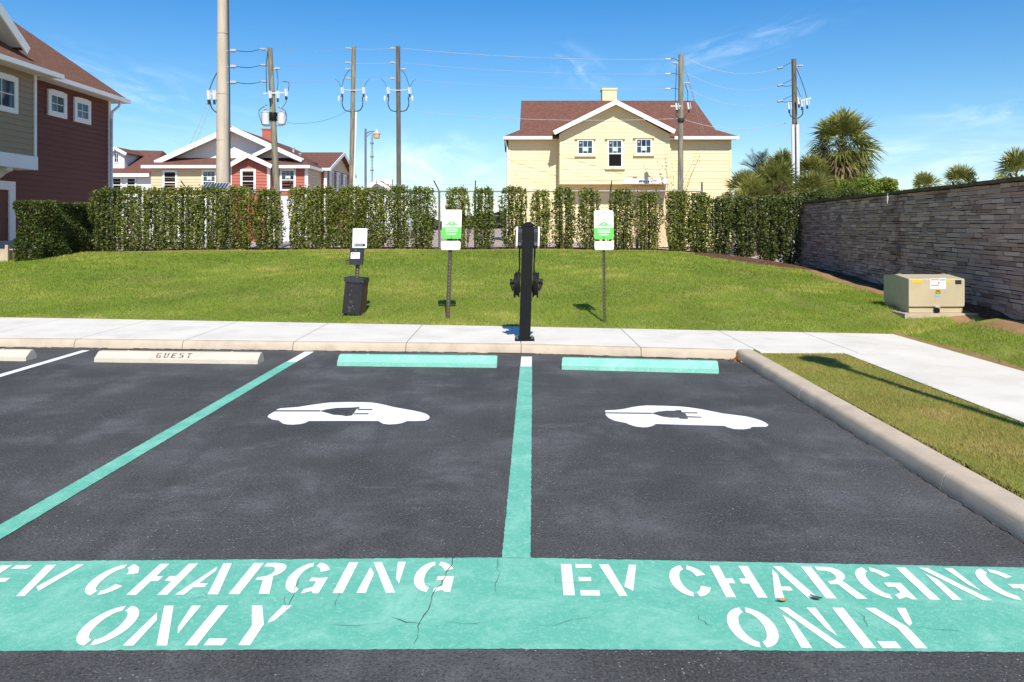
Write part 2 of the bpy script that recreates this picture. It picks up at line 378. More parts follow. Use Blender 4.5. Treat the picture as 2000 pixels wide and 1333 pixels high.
def thing(name, label, cat, loc, group=None):
    o = bpy.data.objects.new(name, None); COL.objects.link(o); o.location = loc; o.empty_display_size = 0.2
    return tag(o, label, cat, group)
def struct(o, kind='structure'): o['kind'] = kind; return o
def copy_tree(o, parent=None):
    c = o.copy(); COL.objects.link(c)
    if parent is not None: c.parent = parent
    for ch in list(o.children): copy_tree(ch, c)
    return c

# ------------------------------------------------------------------ ground lay-out
def yk(x): return float(np.interp(x, [-45, -6.55, 0, 2.61, 3], [10.9, 9.96, 9.48, 9.02, 8.96]))     # foot of the back kerb
YS = ([-45, -8.1, 0, 5.07, 9], [13.6, 12.33, 11.2, 10.42, 9.8])
def ys(x): return np.interp(x, *YS)                                                           # far edge of the sidewalk
SW0, SW1 = 3.78, 5.10      # side walk running towards the camera
TOPX = [-45, -17, -14.5, -11.5, -6, 0, 4, 5.8, 7.0, 8.2, 12]
TOPZ = [0.3, 0.42, 0.56, 0.82, 0.88, 0.885, 0.86, 0.74, 0.60, 0.40, 0.36]
def H(x, y):
    x = np.asarray(x, dtype=float); y = np.asarray(y, dtype=float)
    e = ys(x)
    d = np.hypot(np.maximum(0, y-e), np.where(y > e, 0, np.maximum(0, x-SW1)))
    ytop = 21.4
    top = np.interp(x, TOPX, TOPZ)
    top = np.where(x > 4.5, np.interp(y, [9, 13, 16, 21.4], [0.34, 0.34, 0.36, 0]) + np.interp(y, [16, 21.4], [0, 1])*top, top)
    Lr = np.where(x > 4.5, np.interp(x, [4.5, 5.1, 5.6, 6.6], [10.2, 3.4, 1.35, 1.2]), np.maximum(4, ytop-e))
    s = np.clip(d/Lr, 0, 1)
    f = s*(1.18-0.18*s) if True else s
    f = np.clip(f, 0, 1)
    z = 0.09+(top-0.09)*f
    z = z+0.018*np.sin(x*1.3+0.4)*np.sin(y*0.9)*np.clip(d, 0, 1)
    return z

# far ground to the horizon
def build_ground():
    mb = MB()
    xs = [-900, -200, -60, -30, -16, -12, -6, 0, 4, 8, 12, 30, 60, 200, 900]
    rows = [(-900, -0.4), (-40, -0.4), (14, -0.4), (20.5, -0.25), (22.6, 0.68), (40, 0.70), (120, 0.75), (900, 0.8)]
    idx = {}
    vs = []
    for j, (y, z) in enumerate(rows):
        for i, x in enumerate(xs):
            zz = z
            if z > 0.5 and x < -13: zz = 0.35
            if z > 0.5 and x > 7: zz = 0.34
            vs.append((x, y, zz))
    n = len(xs)
    fs = [(j*n+i, j*n+i+1, (j+1)*n+i+1, (j+1)*n+i) for j in range(len(rows)-1) for i in range(n-1)]
    mb.add(vs, fs)
    struct(mb.build('ground', 'sand'))
build_ground()

def build_lawn():
    st = 0.2
    xs = np.arange(-44, 9.01, st); yy = np.arange(-14, 24.01, st)
    Xg, Yg = np.meshgrid(xs, yy); Z = H(Xg, Yg)
    n = len(xs); mb = {'lawn': [], 'mulch_bed': []}
    for j in range(len(yy)-1):
        for i in range(n-1):
            cx, cy = xs[i]+st/2, yy[j]+st/2
            if cx < 2.74 and cy < yk(cx)+0.2: continue
            if cx > 8.35-0.112*(22.6-min(cy, 22.6)): continue
            f = (j*n+i, j*n+i+1, (j+1)*n+i+1, (j+1)*n+i)
            edge = 21.35+0.10*math.sin(cx*2.1)+0.07*math.sin(cx*5.7)
            if cx > 4.7: edge -= (cx-4.7)*1.2
            wx = 8.3-0.112*(22.6-cy)
            near_wall = cx > wx-(0.45+0.1*math.sin(cy*2.3)) and cy > 6
            mb['mulch_bed' if (cy > edge or near_wall) else 'lawn'].append(f)
    co = np.stack([Xg.ravel(), Yg.ravel(), Z.ravel()], 1)
    for nm, fl in mb.items():
        used = sorted({k for f in fl for k in f}); mp = {k: q for q, k in enumerate(used)}
        m_ = MB(); m_.add([tuple(co[k]) for k in used], [tuple(mp[k] for k in f) for f in fl])
        ob = struct(m_.build(nm, 'lawn_soil' if nm == 'lawn' else 'mulch', smooth=True))
build_lawn()

# bare soil beside the walk and along the wall foot
def soil_strip(pts_l, pts_r, name):
    mb = MB(); vs = []; k = len(pts_l); nsub = 4
    for (a, b) in zip(pts_l, pts_r):
        for q in range(nsub+1):
            t = q/nsub; x = a[0]+(b[0]-a[0])*t; y = a[1]+(b[1]-a[1])*t
            edge = 0.0 if q in (0, nsub) else 0.012
            vs.append((x, y, float(H(x, y))+(-0.006 if q in (0, nsub) else 0.008)))
    fs = [(i*(nsub+1)+q, (i+1)*(nsub+1)+q, (i+1)*(nsub+1)+q+1, i*(nsub+1)+q+1) for i in range(k-1) for q in range(nsub)]
    mb.add(vs, fs); struct(mb.build(name, 'bare_soil', smooth=True))
yy_ = np.arange(2, 10.6, 0.25)
soil_strip([(SW1+0.01, y) for y in yy_], [(SW1+0.16+0.05*math.sin(y*3)+0.03*math.sin(y*7.1), y) for y in yy_], 'soil_edge')
xx_ = np.arange(-12, 5.2, 0.25)
soil_strip([(x, 21.15+0.10*math.sin(x*1.7)) for x in xx_], [(x, 21.75+0.12*math.sin(x*2.1)) for x in xx_], 'soil_crest')
yy_ = np.arange(8, 19, 0.25)
soil_strip([(8.3-0.112*(22.6-y)-0.92-0.10*math.sin(y*2.7), y) for y in yy_], [(8.3-0.112*(22.6-y)-0.48+0.05*math.sin(y*4.7), y) for y in yy_], 'soil_foot')

# parking lot
mb = MB()
xs = [-45, -20, -10, -6.55, -3, 0, 2.61]
for a, b in zip(xs[:-1], xs[1:]):
    mb.quad((a, -14, 0), (b, -14, 0), (b, yk(b)+0.02, 0), (a, yk(a)+0.02, 0))
mb.quad((2.61, -14, 0), (2.66, -14, 0), (2.66, 9.04, 0), (2.61, 9.04, 0))
struct(mb.build('parking_lot', 'asphalt'))

# back kerb in cast lengths with open joints, side kerb with rounded top
def kerb_piece(mb, p0, p1, nrm, w, h):
    """p0,p1 foot line; nrm points away from the road"""
    p0, p1, n = Vector(p0), Vector(p1), Vector(nrm)
    prof = [(0.0, -0.05), (0.0, 0.0), (0.022, h-0.03), (0.034, h-0.010), (0.055, h), (w-0.03, h+0.002), (w, h-0.012), (w, -0.05)]
    vs = [p+n*a+Vector((0, 0, b)) for p in (p0, p1) for a, b in prof]; k = len(prof)
    fs = [(i, i+1, k+i+1, k+i) for i in range(k-1)]+[tuple(range(k))[::-1], tuple(range(k, 2*k))]
    mb.add(vs, fs)
mb = MB()
JX = [0.11+1.42*k for k in range(-32, 2)]
for a, b in zip(JX[:-1], JX[1:]):
    kerb_piece(mb, (a+0.004, yk(a+0.004), 0), (b-0.004, yk(b-0.004), 0), (0.06, 1, 0), 0.15, 0.10)
kerb_piece(mb, (JX[-1]+0.004, yk(JX[-1]), 0), (2.60, yk(2.60), 0), (0.06, 1, 0), 0.15, 0.10)
struct(mb.build('kerb', 'kerb_concrete', smooth=True))
mb = MB()
def kx(y): return 2.61-0.0174*(9.02-y)
ky = [9.14, 7.0, 4.6, 2.2, -0.2, -2.6, -5, -7.4, -9.8, -12.2]
for a, b in zip(ky[:-1], ky[1:]):
    kerb_piece(mb, (kx(b)+0.0, b+0.004, 0), (kx(a)+0.0, a-0.004, 0), (1, 0, 0), 0.215, 0.103)
struct(mb.build('side_kerb', 'kerb_concrete', smooth=True))
mb = MB()
for a in JX+[2.6]:
    mb.box(a-0.006, a+0.006, yk(a)+0.03, yk(a)+0.14, -0.02, 0.06)
struct(mb.build('kerb_joint_fill', 'joint_dirt'))

# sidewalk slabs
def slab4(mb, a, b, c, d, z=0.102, g=0.005, t=0.09):
    pts = [Vector((*p, z)) for p in (a, b, c, d)]
    cc = sum(pts, Vector((0, 0, 0)))/4
    q = []
    for p in pts:
        v = cc-p; v.z = 0; q.append(p+Vector((math.copysign(g, v.x), math.copysign(0.002, v.y), 0)))
    mb.slab(q, t)
mb = MB()
def sf(x): return yk(x)+0.152
for a, b in zip(JX[:-1], JX[1:]):
    slab4(mb, (a, sf(a)), (b, sf(b)), (b, ys(b)), (a, ys(a)))
slab4(mb, (JX[-1], sf(JX[-1])), (2.85, 9.16), (2.85, ys(2.85)), (JX[-1], ys(JX[-1])))
slab4(mb, (2.85, 8.93), (3.95, 8.90), (3.95, ys(3.95)), (2.85, ys(2.85)))
slab4(mb, (3.95, 8.90), (SW1, 8.88), (SW1, ys(SW1)), (3.95, ys(3.95)))
y0 = 8.88
mb.slab([(SW0, 8.875, 0.102), (3.79, 8.895, 0.102), (3.94, 8.893, 0.102), (3.94, 8.875, 0.102)][::-1], 0.05)
for k in range(13):
    y1 = y0-1.75
    slab4(mb, (SW0, y1), (SW1, y1), (SW1, y0-0.002), (SW0, y0-0.002), g=0.003)
    y0 = y1
struct(mb.build('sidewalk', 'sidewalk_concrete'))

# ------------------------------------------------------------------ painted markings
def strip(name, mname, pts, z, kind='structure'):
    mb = MB(); mb.poly([(p[0], p[1], z) for p in pts]); o = mb.build(name, mname); return o
Z1, Z2, Z3 = 0.002, 0.004, 0.0058
def rough_quad(mb, a, b, c, d, z, amp=0.0025, st=0.018):
    """paint strip a->b (one long side) and d->c (the other) with slightly ragged edges"""
    a, b, c, d = (Vector((p[0], p[1], 0)) for p in (a, b, c, d))
    L = (b-a).length; n = max(2, int(L/st)); nr = ((d-a).normalized())
    vs = []; fs = []
    for i in range(n+1):
        t = i/n
        j0 = random.gauss(0, amp*0.6) if 0 < i < n else 0; j1 = random.gauss(0, amp*0.6) if 0 < i < n else 0
        p = a.lerp(b, t)+nr*j0; q = d.lerp(c, t)+nr*j1
        vs += [(p.x, p.y, z), (q.x, q.y, z)]
    for i in range(n): fs.append((2*i, 2*i+2, 2*i+3, 2*i+1))
    mb.add(vs, fs)
# end band across both bays
mb = MB()
tx = [(-2.73, 3.60), (0.02, 3.648), (2.46, 3.535)]; bx = [(-2.73, 2.842), (0.0, 2.862), (2.46, 2.832)]
for i in range(2): rough_quad(mb, tx[i], tx[i+1], bx[i+1], bx[i], Z1)
tag(mb.build('painted_band', 'green_paint'), 'wide green painted band across the ends of both charging bays, under white lettering', 'road marking')
def line_thing(label, top, mid, bot, w, wt):
    root = thing('bay_line', label, 'road marking', (top[0], top[1], 0), 'painted lines between the bays')
    mb = MB(); u = (Vector(bot)-Vector(top)).normalized(); n = Vector((-u.y, u.x))
    def q(p, ww, s): p = Vector(p); return p+n*ww*s/2
    rough_quad(mb, q(top, wt, 1), q(mid, wt, 1), q(mid, wt, -1), q(top, wt, -1), Z1, 0.002)
    mb.build('white_end', 'white_paint', root)
    if bot != mid:
        mb = MB(); rough_quad(mb, q(mid, w, 1), q(bot, w, 1), q(bot, w, -1), q(mid, w, -1), Z2, 0.002)
        mb.build('green_length', 'green_paint', root)
line_thing('green bay line with short white end, left of the left green wheel stop', (-2.495, 9.58), (-2.512, 8.86), (-2.603, 3.60), 0.128, 0.115)
line_thing('green bay line with short white end, between the two green wheel stops', (0.173, 9.22), (0.155, 8.56), (0.020, 3.64), 0.134, 0.125)
mb = MB(); rough_quad(mb, (-5.35, 9.68), (-5.35, 3.4), (-5.25, 3.4), (-5.25, 9.68), Z1, 0.002)
tag(mb.build('bay_line', 'white_paint'), 'plain white bay line left of the wheel stop reading GUEST', 'road marking', 'painted lines between the bays')

# stencil letters: unit height, u to the right, v up
def arc(cx, cy, rx, ry, t, a0, a1, n=10):
    o = [(cx+rx*math.cos(R(a0+(a1-a0)*i/n)), cy+ry*math.sin(R(a0+(a1-a0)*i/n))) for i in range(n+1)]
    p = [(cx+(rx-t)*math.cos(R(a0+(a1-a0)*i/n)), cy+(ry-t*0.9)*math.sin(R(a0+(a1-a0)*i/n))) for i in range(n+1)]
    return o+p[::-1]
def rect(a, b, c, d): return [(a, c), (b, c), (b, d), (a, d)]
GL = {
 'E': [rect(0, .16, 0, 1), rect(.22, .46, .87, 1), rect(.24, .42, .44, .57), rect(.24, .51, 0, .16)],
 'V': [[(0, 1), (.15, 1), (.314, 0), (.197, 0)], [(.455, 1), (.565, 1), (.41, .15), (.30, .28)]],
 'C': [arc(.28, .5, .28, .5, .15, 98, 262), arc(.28, .5, .29, .5, .15, 80, 22), arc(.28, .5, .29, .5, .15, -80, -26)],
 'H': [[(0, 0), (.14, 0), (.14, .42), (.24, .42), (.24, .58), (.14, .58), (.14, 1), (0, 1)], [(.43, 0), (.57, 0), (.57, 1), (.43, 1), (.43, .58), (.33, .58), (.33, .42), (.43, .42)]],
 'A': [[(0, 0), (.13, 0), (.165, .22), (.32, .22), (.32, .34), (.195, .34), (.27, .74), (.235, .90)], [(.28, 1), (.41, 1), (.60, 0), (.455, 0)]],
 'R': [rect(0, .15, 0, 1), [(.20, 1), (.34, 1), (.46, .97), (.53, .89), (.55, .76), (.52, .64), (.44, .55), (.57, 0), (.42, 0), (.33, .43), (.22, .43), (.22, .52), (.34, .56), (.39, .64), (.40, .73), (.37, .83), (.30, .87), (.20, .87)]],
 'G': [arc(.28, .5, .28, .5, .15, 98, 262), arc(.28, .5, .30, .5, .14, 80, 28), [(.34, .50), (.58, .50), (.575, 0), (.50, 0), (.455, .07), (.33, .0), (.33, .13), (.44, .20), (.44, .37), (.34, .37)]],
 'I': [rect(0, .145, 0, 1)],
 'N': [[(0, 0), (.134, 0), (.125, .62), (.03, .82)], [(.04, 1), (.165, 1), (.547, 0), (.414, 0)], [(.41, 1), (.535, 1), (.55, .27), (.475, .45)]],
 'O': [arc(.30, .5, .30, .5, .15, 97, 263, 14), arc(.30, .5, .30, .5, .15, 83, -83, 14)],
 'L': [rect(0, .15, 0, 1), rect(.23, .46, 0, .16)],
 'Y': [[(0, 1), (.14, 1), (.335, .5), (.335, 0), (.19, 0), (.19, .47)], [(.42, 1), (.545, 1), (.44, .60), (.37, .53), (.36, .64)]],
}
def lettering(label, lines, group):
    """lines: (text, list of left edges in photo pixels on the base line, base row at x0, slope)"""
    first = G(lines[0][1][0], lines[0][2])
    root = thing('stencilled_lettering', label, 'road lettering', (first.x, first.y, 0), group)
    for text, lefts, row, slope, x0 in lines:
        a = G(lefts[0], row+slope*(lefts[0]-x0)); b = G(lefts[-1], row+slope*(lefts[-1]-x0))
        al = (b-a); al.z = 0; al.normalize(); up = Vector((0.025, 1, 0)).normalized(); hgt = 0.303
        for ch, px in zip(text, lefts):
            o = G(px, row+slope*(px-x0))
            mb = MB()
            for pl in GL[ch]:
                mb.poly([tuple((o+al*(u*hgt)+up*(v*hgt)).xy)+(Z2,) for u, v in pl])
            mb.build('letter', 'white_paint', root)
lettering('white stencilled words EV CHARGING ONLY on the left half of the green band',
          [('EVCHARGING', [-93, 3, 142, 246, 341, 446, 541, 649, 695.5, 799], 1166.8, -0.0095, 31), ('ONLY', [121, 239, 360.5, 434.5], 1264, -0.003, 121)], 'words on the green band')
lettering('white stencilled words EV CHARGING ONLY on the right half of the green band',
          [('EVCHARGING', [1100.5, 1181.6, 1321, 1418, 1513.5, 1613, 1709, 1816, 1860, 1962], 1165, 0.0119, 1100), ('ONLY', [1443.6, 1565, 1687, 1758], 1267.5, 0.004, 1443)], 'words on the green band')

# car symbols with a plug left unpainted
def car_symbol(label, org, sc, outline, gaps):
    def g(p): return G(org[0]+p[0]/sc, org[1]+p[1]/sc)
    c = g(outline[0])
    root = thing('car_symbol', label, 'road marking', (c.x, c.y, 0), 'car symbols on the bays')
    mb = MB(); mb.poly([tuple(g(p).xy)+(Z1,) for p in outline]); mb.build('car_outline', 'white_paint', root)
    mb = MB()
    for pl in gaps: mb.poly([tuple(g(p).xy)+(Z2,) for p in pl])
    mb.build('plug_cutout', 'asphalt', root)
car_symbol('white painted car symbol with plug, in the bay of the left green wheel stop', (500, 660), 3.571,
    [(80, 555), (88, 540), (130, 515), (150, 500), (170, 494), (290, 485), (400, 468), (460, 460), (520, 453), (640, 450), (760, 451), (810, 454), (850, 460), (900, 470), (960, 485), (1100, 510), (1150, 521), (1185, 532), (1205, 544), (1212, 556), (1203, 570), (1180, 580), (1120, 583), (1055, 583), (1040, 590), (1015, 598), (980, 604), (930, 607), (890, 603), (868, 592), (855, 583), (600, 582), (370, 583), (340, 597), (310, 604), (260, 608), (220, 607), (190, 602), (172, 590), (160, 579), (115, 573)],
    [[(120, 509), (448, 509), (448, 517), (110, 517)], [(446, 514), (490, 503), (560, 493), (670, 490), (720, 486), (722, 496), (700, 500), (690, 520), (668, 545), (630, 550), (600, 544), (540, 540), (500, 528)], [(712, 500), (812, 500), (812, 507), (706, 507)], [(688, 530), (785, 530), (785, 537), (680, 537)]])
car_symbol('white painted car symbol with plug, in the bay of the right green wheel stop', (1020, 660), 3.571,
    [(578, 509), (640, 506), (700, 500), (770, 485), (820, 478), (870, 474), (1000, 477), (1100, 481), (1160, 487), (1250, 500), (1400, 530), (1560, 550), (1620, 564), (1670, 580), (1702, 597), (1718, 612), (1700, 623), (1602, 624), (1588, 635), (1540, 641), (1480, 639), (1435, 628), (1410, 617), (1150, 610), (932, 603), (915, 615), (880, 625), (840, 627), (790, 621), (745, 607), (725, 597), (640, 580), (600, 560), (582, 540)],
    [[(560, 523), (905, 527), (905, 534), (560, 530)], [(903, 530), (950, 518), (1010, 512), (1060, 513), (1075, 508), (1108, 508), (1112, 521), (1142, 536), (1157, 570), (1100, 568), (1090, 560), (1040, 561), (980, 553), (940, 541)], [(1113, 523), (1222, 524), (1222, 531), (1118, 529)], [(1146, 550), (1250, 555), (1250, 561), (1150, 558)]])

# cracks in the paint and the asphalt (real, hair thin, dark)
def crack(pts, w=0.006, z=Z3):
    w *= 0.5 if w < 0.02 else 0.6
    mb = MB(); ws = [G(*p) for p in pts]
    fine = []
    for a, b in zip(ws[:-1], ws[1:]):
        n = max(2, int((b-a).length/0.035))
        fine += [a.lerp(b, i/n)+Vector((random.gauss(0, .006), random.gauss(0, .006), 0)) for i in range(n)]
    fine.append(ws[-1]); vs = []; fs = []
    for i, p in enumerate(fine):
        d = fine[min(i+1, len(fine)-1)]-fine[max(i-1, 0)]; d.normalize(); n = Vector((-d.y, d.x, 0))
        ww = w*random.uniform(0.3, 1.1)*(0.25 if i in (0, len(fine)-1) else 1)
        vs += [(p.x+n.x*ww/2, p.y+n.y*ww/2, z), (p.x-n.x*ww/2, p.y-n.y*ww/2, z)]
    for i in range(len(fine)-1): fs.append((2*i, 2*i+1, 2*i+3, 2*i+2))
    mb.add(vs, fs); struct(mb.build('pavement_crack', 'crack'))
crack([(905, 1062), (884, 1096), (874, 1122), (850, 1160), (832, 1195), (820, 1225), (808, 1262)], 0.008)
crack([(820, 1222), (795, 1217), (762, 1207)], 0.006)
crack([(972, 1092), (973, 1120), (968, 1138), (964, 1146), (969, 1160)], 0.006)
crack([(648, 1224), (700, 1222), (755, 1221)], 0.004)
crack([(870, 1216), (905, 1220), (945, 1219)], 0.004)
crack([(1045, 1226), (1085, 1224), (1120, 1212), (1160, 1208)], 0.004)
crack([(1366, 1206), (1376, 1216), (1392, 1226)], 0.005)
crack([(1675, 1198), (1688, 1212), (1695, 1228)], 0.005)
crack([(1788, 1230), (1830, 1233), (1880, 1236)], 0.005)
crack([(560, 1165), (552, 1180), (566, 1190), (575, 1150), (588, 1134), (640, 1130)], 0.004)
crack([(650, 1145), (662, 1158), (655, 1190)], 0.004)
crack([(380, 1175), (398, 1165), (412, 1150)], 0.003)
crack([(1150, 1140), (1090, 1140), (1085, 1125)], 0.003)

for (xa, xb) in ((-7.2, -4.9), (-4.8, -2.6), (-2.5, -.4), (-.3, 1.2), (1.3, 2.5)):
    pts = [(1000+F*x/(yk(x)-.012), HZ+F*EYE/(yk(x)-.012)) for x in np.arange(xa, xb+.01, .3)]
    crack(pts, 0.035, 0.006)
for (ya, yb) in ((8.9, 7.4), (7.3, 5.2), (5.1, 3.2)):
    pts = [(1000+F*(kx(y)-.012)/y, HZ+F*EYE/y) for y in np.arange(ya, yb, -.3)]
    crack(pts, 0.02, 0.006)

# two fallen leaves on the band, leaf drift in the kerb corner
def leaf_on_ground(px, py, lon, wid, ang, mname, label):
    c = G(px, py); vs = []; n = 10
    mb = MB(); ax = Vector((math.cos(ang), math.sin(ang), 0)); ay = Vector((-math.sin(ang), math.cos(ang), 0))
    top = []; bot = []
    for i in range(n+1):
        t = i/n; w = math.sin(math.pi*t)**0.8*wid/2; x = (t-.5)*lon; zc = 0.010+0.006*(2*t-1)**2
        top.append(c+ax*x+ay*w+Vector((0, 0, zc+0.006))); bot.append(c+ax*x-ay*w+Vector((0, 0, zc+0.006)))
    mid = [c+ax*((i/n-.5)*lon)+Vector((0, 0, 0.011+0.006*(2*i/n-1)**2)) for i in range(n+1)]
    for i in range(n):
        mb.quad(mid[i], mid[i+1], top[i+1], top[i]); mb.quad(bot[i], bot[i+1], mid[i+1], mid[i])
    tag(mb.build('fallen_leaf', mname), label, 'leaf', 'fallen leaves on the green band')
mat('leaf_tan', (0.40, 0.24, 0.08), 0.7, 0.15, 30); mat('leaf_grey', (0.07, 0.10, 0.075), 0.7, 0.2, 30)
leaf_on_ground(1528, 1179, 0.045, 0.02, 0.0, 'leaf_tan', 'small tan fallen leaf on the green band below the letter A')
leaf_on_ground(1594, 1174, 0.05, 0.022, -0.6, 'leaf_grey', 'small dark green fallen leaf on the green band below the letter R')
def leaf_drift():
    k = 150; c = G(1449, 703); vs = []; rn = RNG.random(k)
    for i in range(k):
        t = RNG.random()
        x = c.x+RNG.normal(0.0, 0.07)+0.1*(t > .8)*(RNG.random()-.5); y = c.y-abs(RNG.normal(0, 0.05))-0.12*(t > .85)*RNG.random()
        x = min(x, kx(y)-0.005); y = min(y, yk(x)-0.01)
        z = 0.01+RNG.random()*0.05*math.exp(-((x-c.x)**2+(y-c.y)**2)/0.006); a = RNG.random()*6.28; l = 0.025; w = 0.011
        d = np.array([math.cos(a), math.sin(a), RNG.normal(0, .4)])*l; s = np.array([-math.sin(a), math.cos(a), RNG.normal(0, .4)])*w
        p = np.array([x, y, z]); vs += [p-d, p-s, p+d, p+s]
    struct(fast_mesh('leaf_litter', vs, 4, rn, 'dry_leaf'), 'stuff')
leaf_drift()

# ------------------------------------------------------------------ wheel stops
def wheel_stop(fl, fr, mname, label, name_group='wheel stops along the kerb', h=0.115, d=0.20):
    a = G(*fl); b = G(*fr); u = (b-a).normalized(); n = Vector((-u.y, u.x, 0)); L = (b-a).length
    root = thing('wheel_stop', label, 'wheel stop', ((a.x+b.x)/2, (a.y+b.y)/2, 0), name_group)
    prof = [(0.0, 0.0), (0.003, 0.046), (0.016, 0.054), (0.075, h-0.012), (0.088, h-0.004), (0.105, h), (d-0.06, h), (d-0.045, h-0.01), (d-0.01, 0.04), (d, 0)]
    k = len(prof); vs = []; fs = []
    secs = [(0.0, 0.012), (0.02, 0.0), (L-0.02, 0.0), (L, 0.012)]
    for s, ins in secs:
        for (q, z) in prof:
            qq = d/2+(q-d/2)*(1-ins*4); zz = z*(1-ins*4) if z > 0 else 0
            vs.append(a+u*s+n*qq+Vector((0, 0, zz+0.003)))
    for j in range(3):
        fs += [(j*k+i, (j+1)*k+i, (j+1)*k+i+1, j*k+i+1) for i in range(k-1)]+[(j*k+k-1, (j+1)*k+k-1, (j+1)*k, j*k)]
    fs += [tuple(range(k)), tuple(range(3*k, 4*k))[::-1]]
    mb = MB(); mb.add(vs, fs); mb.build('stop_body', mname, root, smooth=True)
    for s in (0.18*L, 0.82*L):
        mb = MB(); c = a+u*s+n*(d/2+0.015); mb.lathe(c+Vector((0, 0, h-0.004)), [(0.013, 0), (0.013, 0.012), (0.009, 0.014)], 10)
        mb.build('anchor_pin', mname, root)
    return root, a, u, n, L
GS = 'wheel stops along the kerb'
wheel_stop((658, 716), (970, 719.5), 'stop_green', 'green painted wheel stop left of the charging pedestal')
wheel_stop((1097, 723), (1404, 731), 'stop_green', 'green painted wheel stop right of the charging pedestal')
rt, a, u, n, L = wheel_stop((183, 708.5), (503, 712.5), 'stop_concrete', 'bare concrete wheel stop with worn black word GUEST')
wheel_stop((-268, 703), (50, 706.5), 'stop_concrete', 'bare concrete wheel stop cut off by the left picture edge')
# worn stencil GUEST lies on the sloping face
SG = {'G': [rect(0, .13, .1, .9), rect(.05, .45, .86, 1), rect(.05, .45, 0, .14), rect(.32, .45, .0, .45), rect(.25, .45, .36, .48)],
      'U': [rect(0, .14, .1, 1), rect(.3, .44, .1, 1), rect(.05, .39, 0, .13)],
      'E': [rect(0, .14, 0, 1), rect(.17, .42, .87, 1), rect(.17, .38, .44, .57), rect(.17, .42, 0, .13)],
      'S': [rect(.05, .40, .87, 1), rect(0, .13, .55, .92), rect(.05, .40, .44, .57), rect(.31, .44, .08, .5), rect(0, .38, 0, .13)],
      'T': [rect(0, .46, .87, 1), rect(.16, .30, 0, .84)]}
s0 = (303-183)/320*L
for ch in 'GUEST':
    mb = MB()
    for pl in SG[ch]:
        q = []
        for (uu, vv) in pl:
            qn = 0.019+vv*0.053; zz = 0.054+(qn-0.016)/(0.075-0.016)*(0.115-0.012-0.054)+0.005
            q.append(a+u*(s0+uu*0.125)+n*(qn-0.003)+Vector((0, 0, zz)))
        mb.add(q, [tuple(range(len(q)))])
    mb.build('stencil_letter', 'stencil_black', rt); s0 += 0.088

# ------------------------------------------------------------------ lawn grass
def make_grass(name, regions, mname, dryness):
    vs = []; rn = []
    for (x0, x1, y0, y1, dens, hgt, wid) in regions:
        k = int((x1-x0)*(y1-y0)*dens)
        x = RNG.uniform(x0, x1, k); y = RNG.uniform(y0, y1, k)
        ok = ((y > ys(x)+0.015+RNG.normal(0, .02, k)) | (x > SW1+0.03+np.abs(RNG.normal(0, .06, k)))) if name == 'grass' else ((x > 2.832-0.0174*(9.02-y)+RNG.normal(0, .012, k)) & (x < SW0+RNG.normal(0, .02, k)) & (y < 8.89))
        edge = 21.35+0.10*np.sin(x*2.1)+0.07*np.sin(x*5.7)-np.maximum(0, x-4.7)*1.2
        wx = 8.3-0.112*(22.6-y)
        ok &= (y < edge-0.05+RNG.normal(0, .08, k)) & (x < wx-0.86+RNG.normal(0, .05, k))
        x, y, edge = x[ok], y[ok], edge[ok]; k = len(x); z = H(x, y)-0.004
        # patchy length and colour
        pat = 0.5+0.5*np.sin(x*0.9+1.3*np.sin(y*0.7)+0.8)*np.cos(y*1.1+0.9*np.sin(x*0.6)); pat2 = 0.5+0.5*np.sin(x*2.9+2*np.sin(y*1.7))*np.sin(y*3.3+1.4*np.sin(x*2.1))
        cl = np.abs(np.sin(np.floor(x/.13+.4*np.sin(y*5))*12.9898+np.floor(y/.17+.4*np.sin(x*6))*78.233)*43758.5453) % 1.0
        a = RNG.uniform(0, 6.283, k); h = (0.7+0.6*cl)*hgt*RNG.uniform(0.5, 1.25, k)*(0.75+0.4*pat2); lean = RNG.uniform(0.2, 1.0, k)*h
        la = RNG.uniform(0, 6.283, k); w = wid*RNG.uniform(0.6, 1.3, k)
        b0 = np.stack([x-np.cos(a)*w/2, y-np.sin(a)*w/2, z], 1); b1 = np.stack([x+np.cos(a)*w/2, y+np.sin(a)*w/2, z], 1)
        t = np.stack([x+np.cos(la)*lean, y+np.sin(la)*lean, z+h], 1)
        vs.append(np.stack([b0, b1, t], 1).reshape(-1, 3))
        e = np.minimum(np.abs(y-ys(x)), 1.0)
        r = 0.34*RNG.random(k)+0.46*pat*pat2+0.20*pat+0.22*(pat2 > .8)*RNG.random(k)-0.06+0.26*(cl-.5)+dryness+0.35*np.exp(-e/0.18)*(name == 'grass')+0.25*np.exp(-np.abs(y-edge)/0.5)
        rn.append(np.clip(r, 0, 1))
    struct(fast_mesh(name, np.concatenate(vs), 3, np.concatenate(rn), mname), 'stuff')
make_grass('grass', [(-10.2, 5.1, 10.3, 13.6, 3000, 0.036, 0.009), (5.1, 7.4, 7.0, 13.6, 3200, 0.040, 0.009), (-12.5, 8, 13.6, 17, 1500, 0.040, 0.013), (-15.5, 8, 17, 21.9, 900, 0.045, 0.018)], 'grass_blade', 0.0)
make_grass('verge_grass', [(2.6, 3.85, 6.4, 8.95, 8000, 0.026, 0.006), (2.6, 3.85, 3.0, 6.4, 13000, 0.026, 0.005)], 'grass_dry', 0.16)

